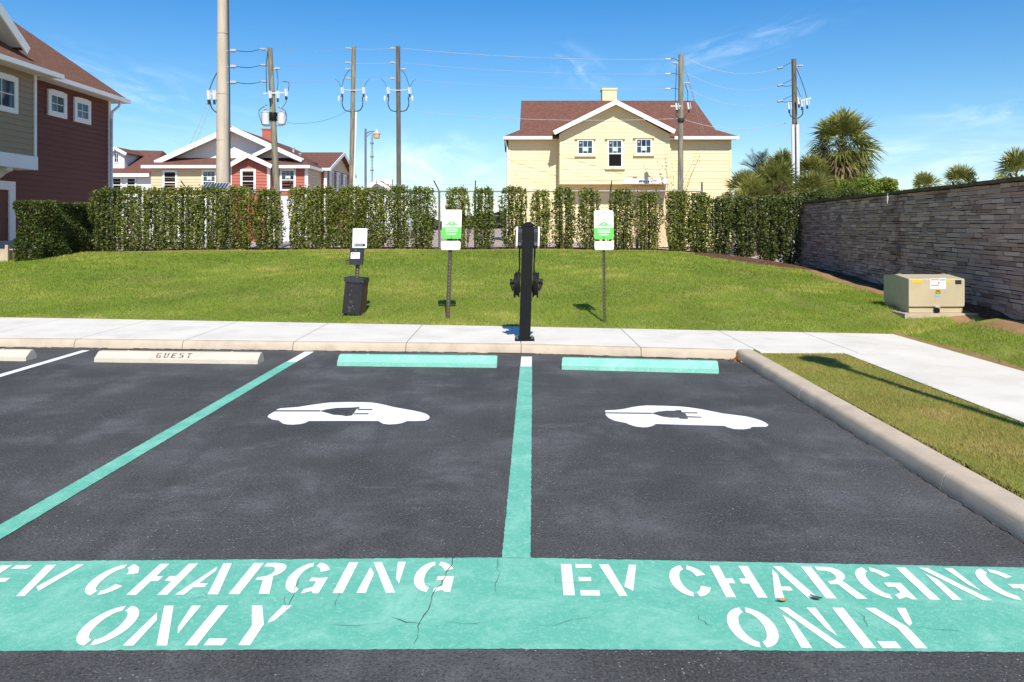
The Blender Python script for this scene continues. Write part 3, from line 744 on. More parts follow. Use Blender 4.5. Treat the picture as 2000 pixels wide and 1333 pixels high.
# ------------------------------------------------------------------ hedge
def leaf_cloud(pts, nrm, size, aspect=0.5, jitter=0.9):
    k = len(pts)
    d = nrm+RNG.normal(0, jitter, (k, 3)); d[:, 2] += 0.25; d /= np.linalg.norm(d, axis=1)[:, None]
    t = RNG.normal(0, 1, (k, 3)); t -= d*np.sum(t*d, 1)[:, None]; t /= np.linalg.norm(t, axis=1)[:, None]
    s = np.cross(d, t); L = size*RNG.uniform(0.65, 1.3, k)[:, None]
    return np.stack([pts-t*L/2, pts+s*L*aspect/2, pts+t*L/2, pts-s*L*aspect/2], 1).reshape(-1, 3)
def shrub_parts(root, h, w, d, k, seed, mname, size=0.085):
    rg = np.random.default_rng(seed)
    z = rg.random(k)**0.92*h
    th = rg.random(k)*2*np.pi; sh = np.sqrt(rg.random(k))
    lob = 1+0.16*np.sin(3*th+z*2.3+seed)+0.14*np.sin(z*5.1+seed*1.7+2*th)+0.10*np.sin(z*11+th*4)
    prof = np.interp(z/h, [0, .05, .2, .8, .93, 1.0], [.45, .75, .95, 1.0, .88, .55])
    # superellipse foot print
    c, s = np.cos(th), np.sin(th); e = 2/3.0
    x = np.sign(c)*np.abs(c)**e*w/2*prof*lob*sh; y = np.sign(s)*np.abs(s)**e*d/2*prof*lob*sh
    # upright twigs: gather leaves on shoots, leave gaps
    ns = 46; sx = rg.uniform(-w/2, w/2, ns)*0.95; sy = rg.uniform(-d/2, d/2, ns)*0.95
    j = np.argmin((x[:, None]-sx)**2+(y[:, None]-sy)**2, 1); pull = 0.40
    x += (sx[j]-x)*pull; y += (sy[j]-y)*pull
    z = z+rg.normal(0, .03, k)+np.where(z > h*.9, rg.random(k)*0.07, 0)
    z = np.maximum(z, 0.03)
    pts = np.stack([x, y, z], 1)
    nr = np.stack([x/(w/2)**2, y/(d/2)**2, np.zeros(k)], 1)*0.25
    dep = np.clip(np.hypot(x/(w/2), y/(d/2)), 0, 1)
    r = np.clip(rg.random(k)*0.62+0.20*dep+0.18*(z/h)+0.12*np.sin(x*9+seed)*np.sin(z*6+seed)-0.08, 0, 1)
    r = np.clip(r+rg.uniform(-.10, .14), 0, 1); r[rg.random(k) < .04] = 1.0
    # a few long shoots above the clipped top
    ns2 = 160; q = rg.integers(0, k, ns2); top_ = rg.random(ns2); pts[q] = np.stack([sx[rg.integers(0, ns, ns2)]*.9, sy[rg.integers(0, ns, ns2)]*.9, h*(.93+.14*top_*rg.random(ns2))], 1)
    base = np.array(wloc(root))
    fast_mesh('foliage', leaf_cloud(pts, nr, size)+base, 4, r, mname, root)
    mb = MB(); b = wloc(root)
    for i in range(6):
        ax, ay = rg.uniform(-.07, .07), rg.uniform(-.07, .07); bx_, by_ = rg.uniform(-w*.3, w*.3), rg.uniform(-d*.3, d*.3)
        mb.tube([b+Vector((ax, ay, -0.05)), b+Vector(((ax+bx_)/2+.02, (ay+by_)/2, h*.45)), b+Vector((bx_, by_, h*.9))], 0.014, 5, 0.005)
    mb.build('stem', 'bark', root)
# (centre column in the photo, width in photo px, top row, label)
HEDGE = [
 (212, 54, 370, 'tall hedge shrub at the corner where the low clipped hedge meets the row'),
 (262, 52, 371, 'hedge shrub next right of the corner shrub, left of the tan house wall end'),
 (312, 54, 370, 'hedge shrub in front of the leftmost dark window of the tan house wall'),
 (364, 54, 372, 'hedge shrub in front of the tan wall between two house windows'),
 (414, 52, 369, 'hedge shrub directly in front of the solar panel'),
 (466, 54, 366, 'hedge shrub just right of the round concrete pole, topped with yellowish shoots'),
 (522, 50, 371, 'hedge shrub in front of the wooden pole that carries two white transformers'),
 (588, 46, 372, 'hedge shrub right of the white gap beside the transformer pole'),
 (634, 48, 371, 'hedge shrub in front of the right end of the red house wall'),
 (684, 50, 370, 'hedge shrub behind the pet waste sign, below the pole with white conduit'),
 (730, 48, 368, 'hedge shrub below the tall street lamp pole, just right of the pet waste sign'),
 (780, 40, 370, 'narrow hedge shrub in front of the pole that stands alone beside the far gable'),
 (825, 44, 369, 'hedge shrub immediately left of the left charging sign'),
 (893, 48, 368, 'hedge shrub directly behind the left charging sign'),
 (945, 38, 370, 'thin hedge shrub between the left charging sign and a wide sky gap'),
 (1004, 44, 370, 'hedge shrub just left of and behind the charging pedestal'),
 (1056, 36, 373, 'thin hedge shrub just right of the charging pedestal'),
 (1101, 40, 373, 'hedge shrub between pedestal and right charging sign, nearer the pedestal'),
 (1150, 38, 375, 'sparse hedge shrub just left of and behind the right charging sign'),
 (1214, 44, 376, 'hedge shrub immediately right of the right charging sign'),
 (1264, 46, 377, 'hedge shrub below the white strip at the foot of the yellow house gable'),
 (1324, 46, 379, 'hedge shrub at the foot of the pole before the yellow house'),
 (1366, 44, 381, 'hedge shrub beside the bare fence post right of the yellow house pole'),
 (1408, 42, 386, 'dark hedge shrub under the right corner of the yellow house'),
 (1452, 44, 388, 'dark hedge shrub just right of the yellow house corner'),
 (1500, 46, 388, 'dark hedge shrub second from the stone wall end'),
 (1540, 40, 390, 'last dark hedge shrub touching the end of the stone wall'),
]
HY = 22.0
for i, (px, wpx, top, label) in enumerate(HEDGE):
    Y = HY+0.0008*(px-1000)*0.2+random.uniform(-.13, .10)
    x = PX(px, Y); zb = float(H(x, Y))-0.02; h = PZ(top+random.uniform(-3, 4), Y)-zb
    root = thing('hedge_shrub', label, 'shrub', (x, Y, zb), 'shrubs of the hedge along the chain link fence')
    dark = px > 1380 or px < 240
    full = random.uniform(1.08, 1.24) if px < 760 else random.uniform(1.0, 1.13) if px > 1300 else random.uniform(1.06, 1.24)
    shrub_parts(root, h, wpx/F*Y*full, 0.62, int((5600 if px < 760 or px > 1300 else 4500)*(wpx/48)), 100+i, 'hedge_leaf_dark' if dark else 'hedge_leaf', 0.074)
# clipped low hedge beside the left house
def low_hedge():
    A = Vector((PX(54, 19.7), 19.7, 0)); B = Vector((PX(172, 22.4), 22.4, 0)); A.z = float(H(A.x, A.y))-.02; B.z = float(H(B.x, B.y))-.02
    root = thing('clipped_hedge', 'low clipped dark green hedge in front of the dark red house wall', 'hedge', ((A.x+B.x)/2, (A.y+B.y)/2, min(A.z, B.z)))
    u = (B-A); L = u.xy.length; dirv = Vector((u.x, u.y, 0)).normalized(); nv = Vector((dirv.y, -dirv.x, 0))
    k = 24000; s = RNG.random(k); q = RNG.random(k); face = RNG.random(k)
    dep = 0.68; topz = 2.16
    t = (RNG.random(k)**2)*0.22
    off = np.where(face < .62, dep/2-t, np.where(face < .74, -dep/2+t, RNG.uniform(-dep/2, dep/2, k)))
    zb = A.z+(B.z-A.z)*s; z = zb+q*(topz-zb); z = np.where(face > .74, topz-t*0.7, z); z = np.minimum(z, topz+RNG.normal(0, .025, k))
    endm = face > .86; s = np.where(endm, t*0.25, s); off = np.where(endm, RNG.uniform(-dep/2, dep/2, k), off); z = np.where(endm, A.z+q*(topz-A.z), z)
    bul = 0.07*np.sin(s*L*2.4)+0.06*np.sin(s*L*5.1+z*3)+0.05*np.sin(z*7+s*L*3)
    off = off+bul*np.sign(off); z = z+0.04*np.sin(s*L*3.1)*(face > .74)
    pts = np.array(A)[None, :]*np.array([1, 1, 0])+np.array(dirv)[None, :]*(s*L)[:, None]+np.array(nv)[None, :]*off[:, None]; pts[:, 2] = z
    nr = np.array(nv)[None, :]*np.sign(off)[:, None]*0.6; nr[face > .74] = (0, 0, .7)
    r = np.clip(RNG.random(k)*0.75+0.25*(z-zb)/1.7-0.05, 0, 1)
    fast_mesh('foliage', leaf_cloud(pts, nr, 0.075), 4, r, 'hedge_leaf_dark', root)
    mb = MB()
    for i in range(9):
        p = A+dirv*(L*(i+.5)/9); p.z = A.z+(B.z-A.z)*(i+.5)/9
        for j in range(3):
            mb.tube([p+Vector((0, 0, -.05)), p+Vector((random.uniform(-.15, .15), random.uniform(-.15, .15), .7)), p+Vector((random.uniform(-.3, .3), random.uniform(-.25, .25), 1.45))], .02, 5, .006)
    mb.build('stem', 'bark', root)
low_hedge()

# ------------------------------------------------------------------ chain link fence behind the hedge
def fence():
    Y = 22.75; x0, x1 = PX(205, Y), PX(1371, Y); zb = 0.62; zt = PZ(374, Y)
    root = thing('chain_link_fence', 'grey chain link fence with barbed wire running behind the hedge', 'fence', ((x0+x1)/2, Y, zb))
    mb = MB(); mb.tube([(x0, Y, zt), (x1, Y, zt)], 0.024, 8); mb.build('top_rail', 'galvanized', root, True)
    mb = MB(); mb.tube([(x0, Y, PZ(422, Y)), (x1, Y, PZ(422, Y))], 0.010, 6); mb.build('middle_rail', 'galvanized', root)
    hgt = zt-zb; st = 0.115; mb = MB()
    for sgn in (1, -1):
        k = int((x1-x0)/st)
        for i in range(k):
            xa = x0+i*st; xb = xa+sgn*hgt*0.75
            ta, tb = 0.0, 1.0
            if xb > x1: tb = (x1-xa)/(xb-xa)
            if xb < x0: tb = (xa-x0)/(xa-xb)
            mb.tube([(xa, Y+0.03+0.004*sgn, zb), (xa+(xb-xa)*tb, Y+0.03+0.004*sgn, zb+hgt*tb)], 0.0026, 3, cap=False)
    mb.build('wire_mesh', 'galvanized', root)
    px = 216
    posts = [216, 368, 470, 576, 700, 858, 928, 1093, 1192, 1280, 1371]
    for p in posts:
        x = PX(p, Y); mb = MB(); ext = 0.27 if p == 1371 else 0.02
        mb.tube([(x, Y, zb-.1), (x, Y, zt+ext)], 0.03, 10)
        mb.build('post', 'galvanized', root, True)
        if p in (368, 576, 1192, 928, 858):
            mb = MB(); mb.beam((x, Y, zt), (x-0.14 if p < 900 else x+0.02, Y-0.20, zt+0.30), 0.03, 0.02); mb.build('barb_arm', 'post_steel', root)
    mb = MB()
    for q in (0.10, 0.2, 0.29):
        mb.tube([(x0, Y-q*0.66, zt+q), ((x0+x1)/2, Y-q*.66, zt+q-.01), (x1, Y-q*0.66, zt+q)], 0.0022, 4, cap=False)
    mb.build('barbed_wire', 'galvanized', root)
fence()

# ------------------------------------------------------------------ houses
def extents(poly, z):
    xs = []
    n = len(poly)
    for i in range(n):
        (u0, z0), (u1, z1) = poly[i], poly[(i+1) % n]
        if abs(z1-z0) < 1e-9:
            if abs(z-z0) < 1e-6: xs += [u0, u1]
        elif min(z0, z1)-1e-6 <= z <= max(z0, z1)+1e-6:
            xs.append(u0+(u1-u0)*(z-z0)/(z1-z0))
    return (min(xs), max(xs)) if xs else None
def siding(mb, poly, O, ud, nv, course=0.19, lip=0.024):
    """lapped boards over a convex polygon of (u,z); O origin of u, ud direction of u, nv outward"""
    O, ud, nv = Vector((*O, 0)), Vector((*ud, 0)), Vector((*nv, 0))
    zs = [p[1] for p in poly]; zmin, zmax = min(zs), max(zs); z = zmin
    def pt(u, zz, off): return O+ud*u+nv*off+Vector((0, 0, zz))
    while z < zmax-1e-4:
        z1 = min(z+course, zmax)
        lev = sorted({z, z1, *[q for q in zs if z+1e-4 < q < z1-1e-4]})
        for a, b in zip(lev[:-1], lev[1:]):
            ea, eb = extents(poly, a+1e-5), extents(poly, b-1e-5)
            if not ea or not eb: continue
            oa, ob = lip*(1-(a-z)/course), lip*(1-(b-z)/course)
            mb.quad(pt(ea[0], a, oa), pt(ea[1], a, oa), pt(eb[1], b, ob), pt(eb[0], b, ob))
            if a == z: mb.quad(pt(ea[0], a, 0), pt(ea[1], a, 0), pt(ea[1], a, oa), pt(ea[0], a, oa))
        z = z1
def window(root, c, ud, nv, w, h, trim=0.10, nx=2, ny=2, open_low=False, head=False, tm='trim_white', sticker=False, name='window', trimless=False):
    """c: bottom middle of the glazed opening"""
    c = Vector(c); ud = Vector((*ud, 0)); nv = Vector((*nv, 0)); up = Vector((0, 0, 1))
    fr = MB(); d0, d1 = 0.012, 0.075
    fr.obox(c, ud, nv, up, -w/2-trim, -w/2, d0, d1, -trim, h+trim); fr.obox(c, ud, nv, up, w/2, w/2+trim, d0, d1, -trim, h+trim)
    fr.obox(c, ud, nv, up, -w/2, w/2, d0, d1-.002, h, h+trim*1.15); fr.obox(c, ud, nv, up, -w/2, w/2, d0, d1-.002, -trim, 0)
    wo = fr.build(name, tm, root)
    zsplit = h*0.5 if open_low else 0
    g = MB(); g.obox(c, ud, nv, up, -w/2, w/2, d0, 0.034, zsplit, h); g.build('pane', 'dark_room' if (nx == 1 and open_low) else 'glass', wo)
    if open_low:
        g = MB(); g.obox(c, ud, nv, up, -w/2, w/2, d0, 0.030, 0, zsplit); g.build('open_sash', 'dark_room', wo)
    mu = MB(); t = 0.022
    for i in range(1, nx): x = -w/2+w*i/nx; mu.obox(c, ud, nv, up, x-t/2, x+t/2, 0.034, 0.046, zsplit, h)
    for j in range(1, ny): z = zsplit+(h-zsplit)*j/ny; mu.obox(c, ud, nv, up, -w/2, w/2, 0.034, 0.045, z-t/2, z+t/2)
    if open_low: mu.obox(c, ud, nv, up, -w/2, w/2, 0.034, 0.055, zsplit-0.03, zsplit+0.03)
    if nx > 1 or ny > 1 or open_low: mu.build('muntin', 'trim_white', wo)
    if head:
        e = MB(); e.obox(c, ud, nv, up, -w/2-trim-.12, w/2+trim+.12, d0, 0.13, h+trim*1.15, h+trim*1.15+.07); e.obox(c, ud, nv, up, -w/2-trim-.12, w/2+trim+.12, d0, 0.13, -trim-.09, -trim)
        e.build('ledge', head, wo)
    if sticker:
        e = MB(); e.obox(c, ud, nv, up, -w*.20, w*.22, 0.046, 0.050, zsplit+(h-zsplit)*.18, zsplit+(h-zsplit)*.52); e.build('sticker', 'sticker', wo)
        e = MB(); e.obox(c, ud, nv, up, -w*.42, -w*.30, 0.046, 0.050, zsplit+(h-zsplit)*.78, zsplit+(h-zsplit)*.9); e.build('sticker', 'porcelain', wo)
    return wo
def tubeline(name, m, root, pts, r, n=8):
    mb = MB(); mb.tube(pts, r, n); return mb.build(name, m, root, True)

# --- left house (its long wall faces right)
def left_house():
    XW = -15.0; XB = -14.4; Y0, Y1 = 14.0, 29.0; YB0, YB1 = 16.5, 23.5; ze = 6.30
    root = thing('house', 'two storey dark red house with tan upper bay at the left picture edge', 'house', (XW-4, 22, 0.3))
    mb = MB(); siding(mb, [(0, .25), (Y1-Y0, .25), (Y1-Y0, ze), (0, ze)], (XW, Y0), (0, 1), (1, 0), 0.17, 0.022)
    mb.quad((XW, Y1, .2), (XW-11, Y1, .2), (XW-11, Y1, ze), (XW, Y1, ze)); mb.quad((XW, Y0, .2), (XW-11, Y0, .2), (XW-11, Y0, ze), (XW, Y0, ze)); mb.quad((XW-11, Y0, .2), (XW-11, Y1, .2), (XW-11, Y1, ze), (XW-11, Y0, ze))
    mb.build('wall', 'siding_dark_red', root)
    # tan upper bay
    zb = 3.62
    mb = MB(); siding(mb, [(0, zb), (YB1-YB0, zb), (YB1-YB0, 6.18), (0, 6.18)], (XB, YB0), (0, 1), (1, 0), 0.17, 0.022)
    mb.quad((XB, YB1, zb), (XW, YB1, zb), (XW, YB1, 6.18), (XB, YB1, 6.18)); mb.quad((XB, YB0, zb), (XW, YB0, zb), (XW, YB0, 6.18), (XB, YB0, 6.18))
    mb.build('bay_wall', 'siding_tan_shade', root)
    mb = MB(); mb.box(XB, XB+.045, YB1-.09, YB1+.02, zb, 6.16); mb.build('corner_board', 'trim_white', root)
    mb = MB(); mb.box(XW+.03, XB+.06, YB0, YB1+.05, 3.22, zb); mb.build('band_board', 'trim_white', root)
    for yb in (22.3, 18.2):
        mb = MB(); mb.extrude([(XW+.03, yb-.12, 3.215), (XB+.02, yb-.12, 3.215), (XB+.02, yb-.12, 3.12), (XB-.16, yb-.12, 3.05), (XB-.30, yb-.12, 2.93), (XW+.03, yb-.12, 2.80)], (0, .24, 0)); mb.build('bracket', 'soffit', root)
    # garage opening trim under the bay
    mb = MB(); ud, nv = Vector((0, 1, 0)), Vector((1, 0, 0))
    yg = 15/0.642
    mb.box(XW+.03, XW+.10, yg-.28, yg, .3, 2.86); mb.box(XW+.03, XW+.10, 17.0, yg-.28, 2.60, 2.858); mb.build('door_frame', 'trim_white', root)
    mb = MB(); mb.box(XW+.025, XW+.05, 17.0, yg-.28, .4, 2.60)
    for k in range(1, 5): mb.box(XW+.05, XW+.06, 17.0, yg-.28, .4+k*.44-.015, .4+k*.44+.015)
    mb.build('garage_door', 'siding_dark_red', root)
    mb = MB(); mb.box(XW+.03, XW+.12, Y0, 24.6, .2, 1.10); mb.build('foundation', 'block_wall', root)
    mb = MB(); mb.box(PX(-60, 20.4), PX(17, 20.4), 20.4, 21.6, .2, .90); mb.box(PX(13, 20.4), PX(18.5, 20.4), 20.33, 20.40, .2, 1.04); mb.build('step', 'kerb_concrete', root)
    # windows on the red wall (upper) and the bay
    def win_on(Xp, pxl, pxr, pt, pb, trim, nx, ny):
        ya = Xp/((pxl-1000)/F); yb = Xp/((pxr-1000)/F); ya, yb = min(ya, yb), max(ya, yb); yc = (ya+yb)/2
        zt = PZ(pt, yc); zb_ = PZ(pb, yc)
        window(root, (Xp, yc, zb_+trim), (0, 1), (1, 0), (yb-ya)-2*trim, zt-zb_-2*trim, trim, nx, ny)
    win_on(XW, 90.5, 127, 179, 229, 0.17, 2, 2); win_on(XW, 142, 174, 194, 241, 0.17, 2, 2); win_on(XB, -60, 31, 140, 214, 0.15, 3, 2)
    # corner board and downspout at the far corner
    mb = MB(); mb.box(XW, XW+.04, Y1-.12, Y1+.03, .3, ze-.1); mb.build('corner_board', 'trim_white', root)
    tubeline('downspout', 'trim_white', root, [(XW+.42, Y1-.02, 6.14), (XW+.36, Y1-.02, 5.98), (XW+.12, Y1-.02, 5.78), (XW+.09, Y1-.02, 5.5), (XW+.09, Y1-.02, .5)], 0.05)
    # roof: hip at the far end, main slope facing right
    pt = 0.86; ov = 0.5; xe = XW+ov; yE = Y1+.35; rise = 4.6; run = rise/pt
    rf = MB(); a = Vector((xe, Y0-.4, ze)); b = Vector((xe, yE, ze)); r1 = Vector((xe-run, yE-run, ze+rise)); r0 = Vector((xe-run, Y0-.4, ze+rise)); c = Vector((xe-2*run, yE, ze)); d = Vector((xe-2*run, Y0-.4, ze))
    rf.slab([a, b, r1, r0], .10); rf.slab([b, c, r1], .10); rf.slab([r0, r1, c, d], .10)
    ro = rf.build('roof', 'shingle_brown', root)
    mb = MB(); mb.box(XW, xe-.02, Y0, yE-.02, ze-.14, ze-.115); mb.box(XW-10, XW, Y1, yE-.02, ze-.14, ze-.115); mb.build('soffit', 'soffit', root)
    mb = MB(); mb.box(xe-.02, xe+.10, YB1+.55, yE+.06, ze-.16, ze-.02); mb.box(xe-2*run, xe-.02, yE-.04, yE+.06, ze-.16, ze-.02); mb.build('gutter', 'trim_white', root)
    # lower eave over the bay, with its own slope
    xb = XB+.5; rb = MB(); zb2 = 6.22; rb.slab([(xb, YB0-.3, zb2), (xb, YB1+.5, zb2), (xb-1.1, YB1+.5, zb2+1.1*pt), (xb-1.1, YB0-.3, zb2+1.1*pt)], .09); rb.build('bay_roof', 'shingle_brown', root)
    mb = MB(); mb.box(xb-.02, xb+.10, YB0-.3, YB1+.5, zb2-.17, zb2-.03); mb.build('gutter', 'trim_white', root)
    mb = MB(); mb.box(XB, xb-.02, YB0-.3, YB1+.46, zb2-.15, zb2-.125); mb.quad((xb-.02, YB1+.48, zb2-.12), (xb-1.1, YB1+.48, zb2-.12), (xb-1.1, YB1+.48, zb2+1.0*pt)); mb.build('soffit', 'soffit', root)
    # gable dormer above the bay
    yr, zr = 19.4, 9.0; yl = 22.55; zl = 6.72; xf = XB+.30
    sl = (zr-zl)/(yl-yr)
    dm = MB(); dm.slab([(xf, yl+.06, zl), (xf, yr, zr), (xf-4.0, yr, zr), (xf-.6, yl+.06, zl)], .09); dm.slab([(xf, 2*yr-yl-.06, zl), (xf-.6, 2*yr-yl-.06, zl), (xf-4, yr, zr), (xf, yr, zr)], .09)
    dm.build('dormer_roof', 'shingle_brown', root)
    mb = MB(); mb.beam((xf+.03, yl+.08, zl-.10), (xf+.03, yr, zr-.12), .05, .26); mb.beam((xf+.03, 2*yr-yl-.08, zl-.10), (xf+.03, yr, zr-.12), .05, .26); mb.build('rake_board', 'trim_white', root)
    mb = MB(); siding(mb, [(0, zl-.1), (2*(yl-yr)-.5, zl-.1), (yl-yr-.25, zr-.35)], (XB-.25, 2*yr-yl+.25), (0, 1), (1, 0), 0.17, .02); mb.build('dormer_wall', 'siding_white', root)
    mb = MB(); mb.beam((xf-.28, yl-.12, zl-.03), (xf-.28, yr, zr-.18), .5, .03); mb.build('dormer_soffit', 'soffit', root)
left_house()

# --- yellow house
def yellow_house():
    YF, YW = 40.0, 41.0; gz = 0.4
    ze = PZ(262, YF-.45)
    root = thing('house', 'pale yellow two storey house with brown roof and centred gable behind the hedge', 'house', (PX(1210, 44), 44, gz))
    xl, xr = PX(993, YW), PX(1428, YW); bl, br = PX(1093, YF), PX(1308, YF)
    zB = PZ(360, YF); apex = PZ(203, YF); eav = PZ(262, YF)
    mb = MB()
    siding(mb, [(0, gz), (xr-xl, gz), (xr-xl, ze-.02), (0, ze-.02)], (xl, YW), (1, 0), (0, -1), 0.19, 0.018)
    for x in (xl, xr): mb.quad((x, YW, gz), (x, YW+8, gz), (x, YW+8, ze), (x, YW, ze))
    mb.quad((xl, YW+8, gz), (xr, YW+8, gz), (xr, YW+8, ze), (xl, YW+8, ze))
    mb.build('wall', 'siding_yellow', root)
    mb = MB(); xm = (bl+br)/2
    siding(mb, [(0, zB), (br-bl, zB), (br-bl, eav), (xm-bl, apex), (0, eav)], (bl, YF), (1, 0), (0, -1), 0.19, 0.018)
    for x in (bl, br): mb.quad((x, YF, zB), (x, YW, zB), (x, YW, eav), (x, YF, eav))
    mb.quad((bl, YF, zB), (br, YF, zB), (br, YW, zB), (bl, YW, zB))
    mb.build('bay_wall', 'siding_yellow', root)
    for x, yy in ((bl, YF), (br, YF), (xl, YW), (xr, YW)):
        z0 = zB if yy == YF else gz; mb = MB(); s = 1 if x in (bl, xl) else -1
        mb.box(min(x, x+s*.11), max(x, x+s*.11), yy-.045, yy+.02, z0, eav-.02 if yy == YF else ze-.05); mb.build('corner_board', 'siding_yellow', root)
    # roofs
    pit = 0.60; YE = YF+.55; rid = PZ(197, 44.6); Yr = 44.6; kz = 6.62; yk_ = YE+(kz-ze)/pit
    gl, gr = 0.45, 10.62
    sl = MB()
    L0, R0 = PX(984, YE), PX(1442, YE)
    A, B = Vector((L0, YE, ze)), Vector((R0, YE, ze)); C, D = Vector((gr, yk_, kz)), Vector((gl, yk_, kz))
    # pitch from eave to ridge is one plane through YE,ze and Yr,rid
    pit = (rid-ze)/(Yr-YE); yk_ = YE+(kz-ze)/pit; C = Vector((gr+.15, yk_, kz)); D = Vector((gl, yk_, kz))
    E1, E0 = Vector((PX(1357, Yr), Yr, rid)), Vector((PX(1018, Yr), Yr, rid))
    sl.slab([A, B, C, D], .08); sl.slab([D, C, E1, E0], .08)
    by = 2*Yr-YE; Bb, Ab = Vector((R0, by, ze)), Vector((L0, by, ze)); Cb, Db = Vector((gr+.15, 2*Yr-yk_, kz)), Vector((gl, 2*Yr-yk_, kz))
    sl.slab([Bb, Ab, Db, Cb], .08); sl.slab([Cb, Db, E0, E1], .08)
    sl.slab([B, Bb, Cb, C], .08); sl.slab([Ab, A, D, Db], .08); sl.slab([C, Cb, E1], .08); sl.slab([Db, D, E0], .08)
    ro = sl.build('roof', 'shingle', root)
    mb = MB(); mb.box(L0-.02, bl-.35, YE-.10, YE+.02, ze-.17, ze-.01); mb.box(br+.35, R0+.02, YE-.10, YE+.02, ze-.17, ze-.01); mb.build('gutter', 'trim_white', root)
    mb = MB(); mb.box(L0, R0, YE+.02, YW-.03, ze-.15, ze-.13); mb.build('soffit', 'soffit', root)
    # gable roof
    yf = YF-.50; ap = Vector((xm, yf, PZ(196, yf))); lf = Vector((PX(1082, yf), yf, PZ(256, yf))); rt_ = Vector((PX(1318, yf), yf, PZ(254, yf))); bk = Yr-.6
    g = MB(); g.slab([lf, Vector((ap.x, yf, ap.z)), Vector((ap.x, bk, ap.z)), Vector((lf.x, YE+.5, lf.z))], .08); g.slab([ap, rt_, Vector((rt_.x, YE+.5, rt_.z)), Vector((ap.x, bk, ap.z))], .08); g.build('gable_roof', 'shingle', root)
    mb = MB(); dz = Vector((0, -.03, -.10)); mb.beam(lf+dz, ap+dz+Vector((.02, 0, .01)), .05, .22); mb.beam(rt_+dz, ap+dz+Vector((-.02, .004, .01)), .05, .22); mb.build('rake_board', 'trim_white', root)
    mb = MB(); o = Vector((0, .27, -.115)); mb.beam(lf+o, ap+o, .5, .02); mb.beam(rt_+o, ap+o, .5, .02); mb.build('gable_soffit', 'soffit', root)
    # windows
    def w(pl, pr, pt, pb, **k):
        tr = .075; x0, x1 = PX(pl, YF), PX(pr, YF); z1, z0 = PZ(pt, YF), PZ(pb, YF)
        window(root, ((x0+x1)/2, YF, z0+tr), (1, 0), (0, -1), x1-x0-2*tr, z1-z0-2*tr, tr, head='siding_yellow', **k)
    w(1127, 1159, 273, 303, nx=3, ny=2, sticker=True); w(1186, 1216, 273, 328, nx=3, ny=2, open_low=True, sticker=True); w(1241, 1273, 271, 302, nx=3, ny=2, sticker=True)
    # chimney, roof vents
    c0, c1 = PX(1175.5, 45.2), PX(1203, 45.2); mb = MB(); mb.box(c0, c1, 44.9, 45.7, 8.2, PZ(176, 44.9)); mb.box(c0-.04, c1+.04, 44.86, 45.74, PZ(176, 44.9), PZ(172.5, 44.9)); mb.build('chimney', 'siding_yellow', ro)
    def onroof(px, py):
        y = YE; 
        for _ in range(30): z = ze+(y-YE)*pit; y = y+0.5*((z-EYE)*F/(HZ-py)-y)
        return Vector((PX(px, y), y, ze+(y-YE)*pit))
    for (px, py, kind) in ((1077, 211, 's'), (1318, 207, 's'), (1111, 209, 'v'), (1153, 211, 'p'), (1255, 208, 'v'), (1117, 231, 'v'), (1343, 208, 'p')):
        p = onroof(px, py); mb = MB()
        if kind == 's': mb.box(p.x-.42, p.x+.42, p.y-.06, p.y+.06, p.z-.04, p.z+.10); mb.build('ridge_vent', 'black_metal', ro)
        elif kind == 'v': mb.lathe(p, [(.06, -.1), (.06, .16), (.09, .17), (.09, .22), (.03, .26)], 10); mb.build('roof_vent', 'tank_grey', ro)
        else: mb.lathe(p, [(.04, -.1), (.04, .30)], 8); mb.build('vent_pipe', 'tank_grey', ro)
    # white strip with dark marks below the bay, lower door opening
    mb = MB(); mb.box(PX(1216, YF), PX(1305, YF), YF-.06, YF-.03, zB+.02, PZ(349, YF)); st = mb.build('name_board', 'siding_white', root)
    mb = MB()
    for (q, wd) in ((1248, 2.2), (1252, 1.6), (1256, 2.6), (1260.5, 2), (1265, 2.6)): mb.box(PX(q, YF), PX(q+wd, YF), YF-.066, YF-.061, zB+.07, zB+.17)
    mb.build('marking', 'cable', st)
    mb = MB(); mb.box(PX(1235, YW), PX(1303, YW), YW-.06, YW-.035, gz, PZ(364, YW)); mb.build('garage_door', 'siding_cream', root)
    tubeline('downspout', 'trim_white', root, [(L0+.05, YE+.1, ze-.2), (xl-.06, YW-.1, ze-.6), (xl-.06, YW-.08, gz)], .05)
yellow_house()

